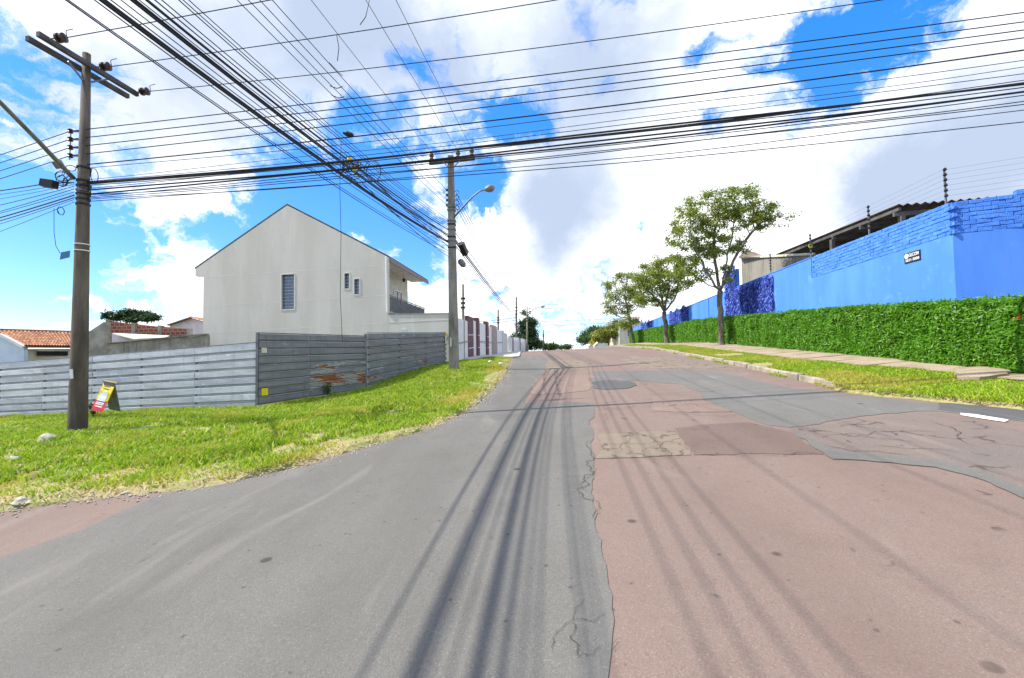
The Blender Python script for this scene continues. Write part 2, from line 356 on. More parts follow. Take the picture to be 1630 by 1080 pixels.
M_stone = plain('pale_stone', (.40, .37, .30), .9, .25, 9, bump=.5)
M_kerb = plain('kerb_concrete', (.31, .265, .20), .95, .3, 5, bump=.6)
s = NT('path_concrete', .95); n = s.noise(1.6, 6, .65); c = s.mix(s.rng(n, .35, .65), (.28, .22, .15), (.37, .295, .205))
c = s.mix(s.math('MULTIPLY', s.rng(s.noise(7, 5, .7), .5, .75), .5), c, (.20, .16, .11)); s.color(c).bump(s.noise(20, 6, .7), .7, .02); M_path = s.m
M_pave = plain('pale_pavement', (.46, .43, .37), .92, .15, 2, bump=.4)
s = NT('glass_block', .12, 0, .6); s.color((.10, .14, .20)); M_gblock = s.m
s = NT('window_glass', .06, 0, .8); s.color((.02, .025, .03)); M_glass = s.m
M_joint = plain('block_joint', (.55, .60, .68), .8, .08, 6)
M_wood = plain('weathered_wood', (.20, .12, .07), .85, .3, 5)

def metal(name, base, rust=None, scuff=.5):
    s = NT(name, .48, .25, .4)
    st = s.noise(1.1, 6, .65, s.scaled((.7, .7, 5))); c = s.mix(s.rng(st, .3, .7), tuple(x * .80 for x in base), tuple(x * 1.15 for x in base))
    w = s.noise(1.7, 7, .7, s.scaled((1, 1, 2.6)), .6); c = s.mix(s.math('MULTIPLY', s.rng(w, .60, .66), scuff), c, (.62, .64, .66))
    sm = s.noise(9, 5, .7); dr_ = s.noise(2.5, 5, .65, s.scaled((3, 3, .35))); c = s.mix(s.math('MULTIPLY', s.rng(dr_, .52, .70), .45), c, tuple(x * .55 for x in base))
    c = s.mix(s.math('MULTIPLY', s.rng(sm, .56, .75), .4), c, tuple(x * .45 for x in base))
    if rust:
        r = s.noise(rust[0], 7, .68, s.scaled((.38, .38, 2.4)), .4); k = s.rng(r, rust[1], rust[1] + .02)
        rc = s.mix(s.rng(s.noise(18, 5, .7), .35, .65), (.17, .050, .014), (.34, .125, .040))
        edge = s.rng(r, rust[1] - .05, rust[1] - .01); c = s.mix(s.math('MULTIPLY', edge, .5), c, (.60, .58, .52)); c = s.mix(k, c, rc)
        inv = s.math('SUBTRACT', 1.0, k); s.l(s.math('MULTIPLY', inv, .35), s.b.inputs['Metallic'])
        s.l(s.rng(k, 0, 1, .42, .95), s.b.inputs['Roughness'])
    s.color(c).bump(s.noise(3.5, 4, .6, s.scaled((1, 1, 2))), .25, .03); return s.m
M_m1 = metal('light_steel_sheet', (.47, .50, .54), None, .8)
M_m1b = metal('light_steel_sheet_dull', (.37, .40, .45), None, .6)
M_m1r = metal('light_steel_sheet_rust_spots', (.44, .47, .51), (1.6, .62), .6)
M_m2 = metal('grey_steel_sheet', (.22, .225, .23), None, .25)
M_m2s = metal('grey_steel_sheet_scuffed', (.23, .245, .26), None, .8)
M_m2r = metal('grey_steel_sheet_rusted', (.23, .245, .26), (.75, .455), .6)
M_m2q = metal('grey_steel_sheet_rust_spots', (.23, .245, .26), (1.3, .56), .6)

# ------------------------------------------------------------------ terrain height (a hillside falling to the left, road climbing away)
CP = np.array([(0,-12,-2.2),(0,0,-1.7),(0,5,-1.42),(0,10,-1.15),(1,15,-.85),(1.5,19,-.60),(2,25,-.24),(3,35,.2),(5,50,.62),(6,60,.80),(8,80,.88),(10,100,.55),(13,130,-.8),
 (6.9,10,-.75),(7.4,16,-.36),(8.3,24,.08),(10,38,.58),(12,58,.98),(10,10.2,-.52),(10.15,12.1,-.38),(11.6,26,.46),(15,55,1.25),(7.5,6.4,-.90),(10,3,-1.02),(10,-6,-1.5),(22,0,-.7),(25,20,.8),(25,50,1.9),
 (-10.3,10.4,-1.64),(-7.9,13.7,-1.47),(-5.7,17.2,-1.20),(-3.6,24.2,-.35),(-2.65,19.3,-.52),(-2.9,29,-.02),(-19.7,16.9,-2.0),(-5.9,5.05,-1.74),(-12,4,-2.1),(-25,8,-2.7),(-30,20,-2.5),(-45,5,-3.6),(-10,-4,-2.3),
 (-15,30,-1.2),(-15,60,.2),(-20,100,-.4),(35,100,1.0),(0,46,.42),(-30,-15,-3.4),(30,-20,-1.2),(-40,45,-2.0)], float)
def _phi(r2): return np.where(r2 > 1e-9, .5 * r2 * np.log(np.maximum(r2, 1e-9)), 0)
_n = len(CP); _K = _phi(((CP[:, None, :2] - CP[None, :, :2]) ** 2).sum(-1)) + np.eye(_n) * 3.0
_P = np.c_[np.ones(_n), CP[:, :2]]
_W = np.linalg.solve(np.block([[_K, _P], [_P.T, np.zeros((3, 3))]]), np.r_[CP[:, 2], 0, 0, 0])
def Hn(x, y):
    x = np.atleast_1d(np.asarray(x, float)); y = np.atleast_1d(np.asarray(y, float)); out = np.empty(len(x))
    for i in range(0, len(x), 20000):
        a, b = x[i:i+20000], y[i:i+20000]
        out[i:i+20000] = _phi((a[:, None] - CP[None, :, 0]) ** 2 + (b[:, None] - CP[None, :, 1]) ** 2) @ _W[:_n] + _W[_n] + _W[_n+1] * a + _W[_n+2] * b
    r = np.hypot(x - 0, y - 45); w = np.clip((r - 75) / 150, 0, 1); w = w * w * (3 - 2 * w)
    return np.clip(out, -8, 4) * (1 - w) + (-6) * w + EYE
def H(x, y): return float(Hn(x, y)[0])
def gnd(px, py):
    """where the sight line meets the ground"""
    d = ray(px, py); Y = 1.0
    prev = 1.0
    while Y < 140:
        p = Vector((0, 0, EYE)) + d * (Y / d.y)
        if p.z < H(p.x, p.y): break
        prev = Y; Y *= 1.03
    lo, hi = prev, Y
    for _ in range(18):
        m = (lo + hi) / 2; p = Vector((0, 0, EYE)) + d * (m / d.y)
        if p.z < H(p.x, p.y): hi = m
        else: lo = m
    p = Vector((0, 0, EYE)) + d * (hi / d.y); return (p.x, p.y)

def inside(P, poly):
    x, y = P[:, 0], P[:, 1]; c = np.zeros(len(P), bool); q = np.asarray(poly); j = len(q) - 1
    for i in range(len(q)):
        xi, yi = q[i]; xj, yj = q[j]
        with np.errstate(divide='ignore', invalid='ignore'):
            c ^= ((yi > y) != (yj > y)) & (x < (xj - xi) * (y - yi) / (yj - yi + 1e-12) + xi)
        j = i
    return c
def wiggle(poly, step=.3, amp=.04, seed=0):
    rg = np.random.default_rng(seed); out = []
    for i in range(len(poly)):
        a, b = np.array(poly[i], float), np.array(poly[(i + 1) % len(poly)], float); L = np.hypot(*(b - a)); n = max(1, min(60, int(L / step)))
        nrm_ = np.array([-(b - a)[1], (b - a)[0]]) / max(L, 1e-6)
        for k in range(n):
            o = rg.normal(0, amp) * min(1.0, L / 1.0) if k else 0
            out.append(tuple(a + (b - a) * k / n + nrm_ * np.clip(o, -2 * amp, 2 * amp)))
    return out
def drape(name, poly, mat, dz, spacing=.8, parent=None, skirt=.12, bump=0.0, drop=0.0):
    poly = [tuple(p) for p in poly]; q = np.array(poly); x0, y0 = q.min(0); x1, y1 = q.max(0)
    gx, gy = np.meshgrid(np.arange(x0 + spacing * .5, x1, spacing), np.arange(y0 + spacing * .5, y1, spacing))
    G = np.c_[gx.ravel(), gy.ravel()]; G = G[inside(G, poly)] if len(G) else G
    nb = len(poly)
    res = delaunay_2d_cdt([Vector(p) for p in poly] + [Vector(p) for p in G], [], [list(range(nb))], 1, 1e-4)
    V2 = np.array([tuple(v) for v in res[0]]); fs = res[2]
    z = Hn(V2[:, 0], V2[:, 1]) + dz
    if bump: z = z + bump * (np.sin(V2[:, 0] * 2.1 + V2[:, 1] * .7) * np.sin(V2[:, 1] * 1.7 - V2[:, 0]) + .5 * np.sin(V2[:, 0] * 5.3) * np.sin(V2[:, 1] * 4.1))
    V = [(a, b, c) for (a, b), c in zip(V2, z)]; fs = [tuple(f) for f in fs]
    bm = bmesh.new(); vv = [bm.verts.new(v) for v in V]
    for f in fs:
        try: bm.faces.new([vv[i] for i in f])
        except ValueError: pass
    for f in bm.faces:
        f.normal_update()
        if f.normal.z < 0: f.normal_flip()
    if drop:
        for v in {v for e in bm.edges if len(e.link_faces) == 1 for v in e.verts}: v.co.z -= drop
    if skirt:
        be = [e for e in bm.edges if len(e.link_faces) == 1]
        r = bmesh.ops.extrude_edge_only(bm, edges=be)
        for g in r['geom']:
            if isinstance(g, bmesh.types.BMVert): g.co.z -= skirt
    me = bpy.data.meshes.new(name); bm.to_mesh(me); bm.free()
    return link(name, me, mat, parent)

# ------------------------------------------------------------------ the setting
ax = np.r_[-2600, -1500, -900, -550, -350, -230, -150, -105, -80, np.arange(-64, 65, 2.0), 80, 105, 150, 230, 350, 550, 900, 1500, 2600]
gx, gy = np.meshgrid(ax, ax + 30); nn_ = len(ax)
gz = Hn(gx.ravel(), gy.ravel()) - .30
idx = np.arange(nn_ * nn_).reshape(nn_, nn_)
gf = np.stack([idx[:-1, :-1], idx[:-1, 1:], idx[1:, 1:], idx[1:, :-1]], -1).reshape(-1, 4)
g_o = link('ground', np_mesh('ground', np.c_[gx.ravel(), gy.ravel(), gz], gf, 4), M_ground); tag(g_o, kind='structure')

T = .114                                                     # the street bears slightly right of the camera axis
def kerb_x(y): return 5.76 + T * y
EDGE = [gnd(*p) for p in [(0,815),(140,795),(250,785),(370,768),(500,737),(600,707),(690,680),(745,655),(785,620),(806,593),(816,571)]]
road_poly = [(-45, -14), (26, -14), (26, 4.5), (14, 5.2), gnd(1630, 652), gnd(1500, 640), gnd(1400, 630), gnd(1330, 620), (kerb_x(10.2), 10.2)] + \
            [(kerb_x(y), y) for y in (13, 17, 22, 28, 36, 46, 58, 72, 90, 110, 132)] + \
            [(5.5, 132), (2.6, 100), (1.5, 72), (.95, 50), (.65, 36), (.45, 28)] + EDGE[::-1] + [(-9.5, 6.0), (-16, 8.2), (-26, 11.0), (-45, 15)]
ROAD = wiggle(road_poly, .5, .035, 3)
road = drape('road', ROAD, M_road, 0, 1.0); tag(road, kind='structure')
PATCHES = [
 ('asphalt_patch', M_grey, 'smooth grey asphalt overlay on the left half of the road', .006,
  [(250,789),(200,812),(130,845),(0,888),(-160,935),(-160,1160),(500,1300),(968,1300),(968,1080),(975,1010),(975,950),(965,900),(950,850),(943,800),(943,756),(946,725),(946,690),(948,658),(943,642),(910,641),(880,642),(850,641),(835,643),(843,627),(866,591),(872,572),(858,566),(830,566),(819,573),(809,594),(788,621),(748,656),(693,681),(602,709),(502,739),(372,770)]),
 ('asphalt_patch', M_grey, 'grey asphalt band sweeping across the right side of the road', .006,
  [(943,592),(1010,590),(1100,590),(1149,592),(1197,605),(1256,618),(1321,624),(1425,637),(1640,656),(2000,690),(2000,713),(1640,673),(1493,655),(1457,655),(1360,665),(1282,679),(1256,681),(1220,677),(1181,662),(1132,644),(1116,625),(1085,612),(1010,606),(943,611)]),
 ('asphalt_patch', M_dark, 'small dark tar patch in the middle of the road', .011, [(941,609),(960,606),(990,606),(1008,609),(1014,614),(1000,619),(965,621),(945,619)]),
 ('asphalt_patch', M_pale, 'pale pink patch beside the dark tar patch', .007, [(858,599),(900,597),(943,598),(938,622),(890,627),(845,629)]),
 ('asphalt_patch', M_pale, 'pale pink patch below the grey band', .007, [(1037,633),(1080,632),(1120,637),(1168,656),(1110,657),(1037,655)]),
 ('asphalt_patch', M_beige, 'cracked beige patch beside the grey overlay', .007, [(952,692),(1010,688),(1074,687),(1086,702),(1100,725),(1020,729),(948,731)]),
 ('asphalt_patch', M_brown, 'darker brown patch of asphalt right of the beige one', .006, [(1074,682),(1130,676),(1190,673),(1262,690),(1312,724),(1200,723),(1105,725),(1090,702)]),
 ('asphalt_patch', M_mauve, 'worn mauve patch with crazed surface by the right corner', .006, [(1262,685),(1360,668),(1457,658),(1493,658),(1640,690),(1950,762),(1950,950),(1640,796),(1555,757),(1490,741),(1376,730),(1328,728),(1295,709)]),
 ('asphalt_patch', M_grey, 'thin grey seam of asphalt below the mauve patch', .0105, [(1258,683),(1300,703),(1335,718),(1380,724),(1490,733),(1560,751),(1640,785),(1950,936),(1950,958),(1640,799),(1555,762),(1490,745),(1376,734),(1326,732),(1292,712)]),
 ('asphalt_patch', M_grey2, 'dark new asphalt along the right corner', .0105, [(1495,642),(1560,645),(1640,656),(2000,690),(2000,709),(1640,671),(1540,659),(1493,653)]),
 ('asphalt_patch', M_beige, 'pale beige cracked strip near the top of the road by the kerb', .006, [(990,572),(1050,568),(1120,577),(1190,592),(1140,588),(1080,588),(1010,586)]),
 ('asphalt_patch', M_beige, 'narrow beige patch where the wire shadows cross', .0065, [(872,574),(905,572),(938,577),(942,588),(900,592),(868,590)]),
]
for i, (nm, m, lab, dz, pts) in enumerate(PATCHES):
    poly = wiggle(wiggle([gnd(*p) for p in pts], .55, .055, 60 + i), .11, .018, 20 + i)
    o = drape(nm, poly, m, dz, .8, road, .004); o['label'] = lab
o = drape('paint_mark', wiggle([gnd(*p) for p in [(1528,659),(1552,661),(1606,670),(1600,673),(1560,667),(1530,662)]], .1, .006, 5), M_white, .013, .5, road, .003); o['label'] = 'worn white paint stripe on the asphalt by the right corner'
M_crack = plain('open_crack', (.035, .031, .028), .95, .3, 20, bump=0)
def crack(pts, w=.012, seed=0, dz=.0135):
    rc = random.Random(seed); line = [Vector(gnd(*p)) for p in pts]; P = line[:]
    while max((q - p).length for p, q in zip(line[:-1], line[1:])) > .05 and len(line) < 400:
        new = []
        for p, q in zip(line[:-1], line[1:]):
            d = q - p; new += [p, (p + q) / 2 + Vector((-d.y, d.x)) * rc.gauss(0, .13)]
        line = new + [line[-1]]
    V, Fc = [], []
    for i, p in enumerate(line):
        d = (line[min(i + 1, len(line) - 1)] - line[max(i - 1, 0)]).normalized(); nn = Vector((-d.y, d.x)); t = i / (len(line) - 1); ww = w * rc.uniform(.4, 1.3) * min(1, 6 * t + .15, 6 * (1 - t) + .15)
        for sg in (-.5, .5): q = p + nn * ww * sg; V.append((q.x, q.y, H(q.x, q.y) + dz))
    for i in range(len(line) - 1): Fc.append((2 * i, 2 * i + 1, 2 * i + 3, 2 * i + 2))
    return link('crack', np_mesh('crack', V, Fc, 4), M_crack, road)
for i, (pts, w) in enumerate([([(945,700),(938,735),(930,760),(938,785)],.014),([(946,745),(952,800),(948,830)],.010),([(932,955),(915,975),(912,990),(893,1005),(882,1025),(880,1042)],.009),([(914,990),(915,1025),(918,1050)],.008),([(914,990),(945,993),(965,978)],.008),([(918,1052),(945,1046),(955,1030)],.009),([(985,1020),(975,1040),(990,1025)],.006),
        ([(1100,726),(1200,724),(1312,723)],.014),([(948,731),(1010,729),(1100,726)],.012),([(1260,683),(1330,690),(1400,700),(1460,706)],.016),([(1300,700),(1380,694),(1440,688),(1500,690)],.014),([(1390,710),(1450,716),(1530,720)],.016),([(1340,676),(1390,684),(1450,690)],.014),([(1480,672),(1530,690),(1560,712)],.014),([(1310,712),(1390,720),(1450,728)],.016),
        ([(1040,657),(1100,660),(1150,664),(1185,660)],.014),([(1090,640),(1130,652),(1165,656)],.012),([(990,690),(1000,705),(985,722)],.010),([(1010,690),(1040,700),(1050,725)],.012),([(952,706),(1000,708),(1060,704),(1084,708)],.012),([(1030,728),(1040,712),(1075,700)],.010),([(965,640),(975,655),(970,672)],.010),([(905,640),(912,665),(905,690)],.006)]):
    crack(pts, w * (.4 if pts[0][1] > 800 else .55), 400 + i)
FL0, FL1 = at(-60, 668, 17.2), at(409, 650, 13.7)              # foot of the light hoarding along the side street
GA0, GA1 = at(412, 647, 13.5), at(583, 621, 17.2)              # foot of the gate leaf
FR1 = at(711, 585, 24.3)                                       # far end of the dark hoarding
verge_l = EDGE + [(-.05, 27.3), (-1.2, 27.6), (-3.25, 25.2), (FR1.x, FR1.y), (GA1.x, GA1.y + .05), (GA0.x, GA0.y), (FL0.x, FL0.y), (-30, 20.5), (-45, 24), (-45, 15), (-26, 11.0), (-16, 8.2), (-9.5, 6.0)]
VL = wiggle(verge_l, .3, .06, 9)
vo = drape('verge', VL, M_soil, .05, .30, None, .3, .025, .075); tag(vo, kind='structure')
pav = drape('pavement', wiggle([(-3.2, 25.0), (-1.2, 27.5), (.0, 27.3), (.45, 28), (.65, 36), (.95, 50), (1.5, 72), (-.6, 72), (-1.7, 50), (-2.6, 32)], .6, .03, 4), M_pave, .09, .9, None, .3); tag(pav, kind='structure')
RV_in = [(kerb_x(y) + .16, y) for y in (130, 100, 72, 58, 46, 36, 28, 22, 17, 13, 10.2)]
rv_edge = RV_in + [(6.75, 9.3), gnd(1330, 622), gnd(1400, 632), gnd(1500, 642), gnd(1630, 654), (14, 5.4), (26, 4.7)]
verge_r = rv_edge + [(26, 8), (13, 6.8), (8.55 + T * 7, 7), (8.2 + T * 10, 10), (7.45 + T * 14, 14), (7.35 + T * 30, 30), (7.5 + T * 56, 56), (7.5 + T * 130, 130)]
VR = wiggle(verge_r, .35, .05, 12)
vr = drape('verge', VR, M_soil, .10, .35, None, .3, .02, .10); tag(vr, kind='structure')
path_poly = [(14, 6.9), (8.5 + T * 7, 7), (8.15 + T * 10, 10), (7.4 + T * 14, 14), (7.3 + T * 30, 30), (7.45 + T * 58, 58), (9.3 + T * 58, 58), (9.3 + T * 30, 30), (9.3 + T * 14, 14), (9.3 + T * 7, 7.4), (14, 7.6)]
path = drape('footpath', wiggle(path_poly, .4, .06, 14), M_path, .145, .7, None, .25, .012); tag(path, kind='structure')
# concrete slabs of the footpath, lifted and broken
for k in range(26):
    y = 7.6 + k * 1.22 + random.uniform(-.08, .08); w = 1.12
    x0 = (8.55 if y < 9 else 8.3 if y < 11 else 7.75 if y < 13 else 7.5) + T * y + random.uniform(-.06, .1); x1 = 8.82 + T * y + random.uniform(-.05, .08)
    if x1 - x0 < .4: x0 = x1 - .5
    pl = wiggle([(x0, y), (x0 + random.uniform(-.1, .1), y + w * random.uniform(.85, 1)), (x1, y + w * random.uniform(.9, 1)), (x1, y + random.uniform(0, .1))], .3, .025, 100 + k)
    drape('paving_slab', pl, M_path, .150 + random.uniform(0, .006), .7, path, .02)
sl = drape('paving_slab', wiggle([gnd(1520, 600), gnd(1560, 598), gnd(1612, 600), gnd(1606, 611), gnd(1560, 617), gnd(1525, 616)], .15, .02, 77), M_path, .195, .5, path, .12); sl['label'] = 'tilted broken slab at the near end of the footpath'
# kerb stones
kerb = thing('kerb', (kerb_x(10), 10, H(kerb_x(10), 10)), kind='structure')
def stone_mesh(seed, L=.94, w=.15, h=.30):
    rg = random.Random(seed); bm = bmesh.new(); bmesh.ops.create_cube(bm, size=1)
    for v in bm.verts: v.co = Vector((v.co.x * w + rg.uniform(-.012, .012), v.co.y * L + rg.uniform(-.02, .02), v.co.z * h + rg.uniform(-.015, .015)))
    bmesh.ops.bevel(bm, geom=bm.edges[:], offset=.018, segments=1, affect='EDGES'); me = bpy.data.meshes.new('kerb_stone'); bm.to_mesh(me); bm.free(); me.materials.append(M_kerb); return me
KS = [stone_mesh(i) for i in range(5)]
for k in range(46):
    y = 9.3 + k * 1.0; x = kerb_x(y) + .075 - (.06 if k == 0 else 0)
    o = bpy.data.objects.new('kerb_stone', KS[k % 5]); COL.objects.link(o); attach(o, kerb)
    z = H(x, y); sl_ = (H(x + T * .5, y + .5) - H(x - T * .5, y - .5))
    o.matrix_basis = Matrix.Translation((x, y, z - .02 + random.uniform(-.02, .015))) @ Matrix.Rotation(-math.atan(T), 4, 'Z') @ Matrix.Rotation(math.atan(sl_) + random.uniform(-.012, .012), 4, 'X') @ Matrix.Rotation(random.uniform(-.05, .05), 4, 'Y')

# ------------------------------------------------------------------ grass
def sample_poly(poly, n, rg, box=None):
    q = np.array(poly); x0, y0 = q.min(0); x1, y1 = q.max(0)
    if box: x0, x1, y0, y1 = max(x0, box[0]), min(x1, box[1]), max(y0, box[2]), min(y1, box[3])
    out = []
    tot = 0
    while tot < n:
        P = np.c_[rg.uniform(x0, x1, n), rg.uniform(y0, y1, n)]; P = P[inside(P, poly)]; out.append(P); tot += len(P)
    return np.concatenate(out)[:n]
def vnoise(P, s, seed):
    rg = np.random.default_rng(seed); v = np.zeros(len(P))
    for k in range(8):
        a = rg.uniform(0, 2 * np.pi); f = s * rg.uniform(.6, 1.8); v += np.sin(P[:, 0] * np.cos(a) * f + P[:, 1] * np.sin(a) * f + rg.uniform(0, 6.28))
    return v / 8 ** .5
def edge_dist(P, line):
    d = np.full(len(P), 1e9)
    for a, b in zip(line[:-1], line[1:]):
        a, b = np.array(a), np.array(b); ab = b - a; t = np.clip(((P - a) @ ab) / (ab @ ab), 0, 1); d = np.minimum(d, np.hypot(*(P - a - t[:, None] * ab).T))
    return d
def blades(name, P, zoff, h, w, mat, rg, lean=.5, label=None, cat='grass'):
    n = len(P); z = Hn(P[:, 0], P[:, 1]) + zoff; a = rg.uniform(0, 2 * np.pi, n); hh = h * rg.uniform(.55, 1.25, n); ww = w * rg.uniform(.7, 1.3, n)
    b = np.c_[P, z]; sx = np.c_[np.cos(a), np.sin(a), np.zeros(n)] * ww[:, None] * .5
    la = rg.uniform(0, 2 * np.pi, n); ln = np.c_[np.cos(la), np.sin(la), np.zeros(n)] * (hh * lean * rg.uniform(.3, 1.5, n))[:, None]
    up = np.c_[np.zeros(n), np.zeros(n), hh]
    V = np.stack([b - sx, b + sx, b + sx * .8 + up * .6 + ln * .35, b - sx * .8 + up * .6 + ln * .35, b + up * .95 + ln], 1)
    i0 = (np.arange(n) * 5)[:, None]
    Fc = np.concatenate([i0 + np.array([[0, 1, 2]]), i0 + np.array([[0, 2, 3]]), i0 + np.array([[3, 2, 4]])], 0)
    o = link(name, np_mesh(name, V.reshape(-1, 3), Fc, 3), mat); tag(o, label, cat, kind='stuff'); return o
rg = np.random.default_rng(5)
edge_line = [(-26, 11.0), (-16, 8.2), (-9.5, 6.0)] + EDGE + [(-.05, 27.3)]
near_box = (-24, 3, 3, 30)
P = sample_poly(VL, 210000, rg, near_box); d = edge_dist(P, edge_line); nz_ = vnoise(P, 1.6, 3) * .5 + vnoise(P, 4.5, 4) * .35
keep = (d > .10 + .38 * np.clip(nz_ + .35, 0, 2)) & (nz_ < 1.35) & (rg.uniform(0, 1, len(P)) < .85)
P2 = P[keep]; hn = .075 + .04 * np.clip(vnoise(P2, 2.3, 8), -1, 1.5)
blades('grass', P2, .04, hn, .020, M_grass, rg, .8, 'bright green grass covering the verge beside the steel hoarding')
Ps = sample_poly(VL, 90000, rg, near_box); d = edge_dist(Ps, edge_line); nz_ = vnoise(Ps, 2.6, 13)
Ps = Ps[((d > .0) & (d < .42) & (rg.uniform(0, 1, len(Ps)) < .9)) | ((nz_ > 1.25) & (rg.uniform(0, 1, len(Ps)) < .4))]
blades('dry_grass', Ps, .045, .045, .016, M_straw, rg, 1.6, 'straw coloured dry grass along the left road edge')
gxs, gys = [], []
Pt = sample_poly(VL, 2600, rg, (-15, 0, 5, 25)); Pt = Pt[edge_dist(Pt, edge_line) > .9]
Pt = np.repeat(Pt, 26, 0) + rg.normal(0, .07, (len(Pt) * 26, 2))
Pt = Pt[inside(Pt, VL) & (edge_dist(Pt, edge_line) > .3)]
blades('grass', Pt, .04, .125, .024, M_tuft, rg, .9, 'taller green tufts standing out of the left verge')
Pr = sample_poly(VR, 120000, rg, (5, 16, 4.5, 45)); nzr = vnoise(Pr, 1.5, 31)
Pr = Pr[(nzr < .95) & (rg.uniform(0, 1, len(Pr)) < np.clip(1.35 - Pr[:, 1] / 60, .3, 1))]
blades('grass', Pr, .09, .07, .020, M_grass, rg, .8, 'mown green grass strip between the kerb and the footpath')
Pk = np.array([(kerb_x(y) - .03 + rg.normal(0, .05), y) for y in rg.uniform(8.6, 34, 6000)]); Pk = Pk[vnoise(Pk, 2.2, 41) > .1]
blades('weeds', Pk, .0, .06, .018, M_grass, rg, 1.0, 'weeds growing in the gutter along the kerb', 'weeds')

# stones and litter on the verge
def rock(name, p, r, mat, seed, flat=.55):
    rgx = random.Random(seed); bm = bmesh.new(); bmesh.ops.create_icosphere(bm, subdivisions=2, radius=1)
    ph = [rgx.uniform(0, 6) for _ in range(6)]
    for v in bm.verts:
        k = 1 + .22 * math.sin(v.co.x * 3 + ph[0]) * math.sin(v.co.y * 3.4 + ph[1]) + .15 * math.sin(v.co.z * 5 + ph[2]) + rgx.uniform(-.08, .08)
        v.co = Vector((v.co.x * k * r * rgx.uniform(.97, 1.03), v.co.y * k * r * .75, v.co.z * k * r * flat))
    bmesh.ops.rotate(bm, verts=bm.verts, cent=(0, 0, 0), matrix=Matrix.Rotation(rgx.uniform(0, 6.3), 3, 'Z'))
    me = bpy.data.meshes.new(name); bm.to_mesh(me); bm.free(); o = link(name, me, mat); o.location = p; return o
stones = [((75,706),.24,'large flat pale rock in the grass near the left concrete pole'),((22,738),.15,'pale rock in the grass at the left edge of the picture'),((518,634),.16,'white crumpled lump in the grass in front of the gate leaf'),
          ((160,693),.11,'pale stone right of the foot of the left concrete pole'),((34,806),.11,'pale stone at the near corner of the left verge')]
for i, ((px, py), r, lab) in enumerate(stones):
    x, y = gnd(px, py); o = rock('stone', (x, y, H(x, y) + .045), r, M_stone, i); tag(o, lab, 'stone')
for i in range(26):
    t_ = random.random() ** 1.0 * (len(EDGE) - 2); k = int(t_); a, b = Vector(EDGE[k]), Vector(EDGE[k + 1]); p = a.lerp(b, t_ - k)
    nrm2 = Vector((-(b - a).y, (b - a).x)).normalized(); p = p + nrm2 * random.uniform(.05, .55)
    o = rock('stone', (p.x, p.y, H(p.x, p.y) + .012), random.uniform(.02, .055), M_stone, 50 + i); tag(o, 'small pale stone lying along the left road edge', 'stone', 'small stones along the left road edge')
x, y = gnd(118, 714); o = rock('rag', (x, y, H(x, y) + .08), .12, M_black, 91, .4); tag(o, 'black crumpled rag in the grass in front of the left concrete pole', 'rag')
x, y = gnd(522, 638)
for i, (px, py, c) in enumerate([(797, 583, 'pale crumpled litter nearest the road on the verge'), (780, 580, 'pale crumpled litter left of the other scraps by the far verge')]):
    x, y = gnd(px, py); o = rock('litter', (x, y, H(x, y) + .12), .10, M_white, 300 + i, .6); tag(o, c, 'litter')

# loose grit where the verge meets the asphalt
Pg = []
for a, b in zip(EDGE[:-1], EDGE[1:]):
    a, b = np.array(a), np.array(b); n = int(np.hypot(*(b - a)) * 150); t = rg.uniform(0, 1, n)[:, None]; nn2 = np.array([-(b - a)[1], (b - a)[0]]) / np.hypot(*(b - a)); Pg.append(a + (b - a) * t + nn2 * rg.normal(.05, .16, n)[:, None])
Pg = np.concatenate(Pg); n = len(Pg); zz = Hn(Pg[:, 0], Pg[:, 1]) + .008; r_ = rg.uniform(.006, .02, n); oc = np.array([(1,0,0),(0,1,0),(-1,0,0),(0,-1,0),(0,0,.8),(0,0,-.6)]); V = np.c_[Pg, zz][:, None] + oc[None] * r_[:, None, None] * rg.uniform(.6, 1.3, (n, 6, 1))
of = np.array([(0,1,4),(1,2,4),(2,3,4),(3,0,4),(1,0,5),(2,1,5),(3,2,5),(0,3,5)]); o = link('grit', np_mesh('grit', V.reshape(-1, 3), ((np.arange(n) * 6)[:, None, None] + of[None]).reshape(-1, 3), 3), M_stone); tag(o, 'loose grit and pebbles along the left road edge', 'gravel', kind='stuff')

# ------------------------------------------------------------------ steel hoarding and gate
def panel_mesh(name, p00, p10, p01, p11, nvec, lip=.085):
    """one bent steel strip: corners bottom-left, bottom-right, top-left, top-right; its long edges fold back"""
    n = Vector(nvec); prof = [(0.0, lip), (.18, lip), (.21, .0), (.89, .0), (1.0, lip)]
    vs = []
    for a, b in ((p00, p01), (p10, p11)):
        a, b = Vector(a), Vector(b)
        for t, d in prof: vs.append(a.lerp(b, t) - n * d)
        for t, d in ((1.0, lip + .004), (0.0, lip + .004)): vs.append(a.lerp(b, t) - n * d)
    m = 7; fs = [(k, (k + 1) % m, m + (k + 1) % m, m + k) for k in range(m)] + [tuple(range(m - 1, -1, -1)), tuple(range(m, 2 * m))]
    me = bpy.data.meshes.new(name); me.from_pydata([tuple(v) for v in vs], [], fs)
    bm = bmesh.new(); bm.from_mesh(me); bmesh.ops.recalc_face_normals(bm, faces=bm.faces); bm.to_mesh(me); bm.free(); return me
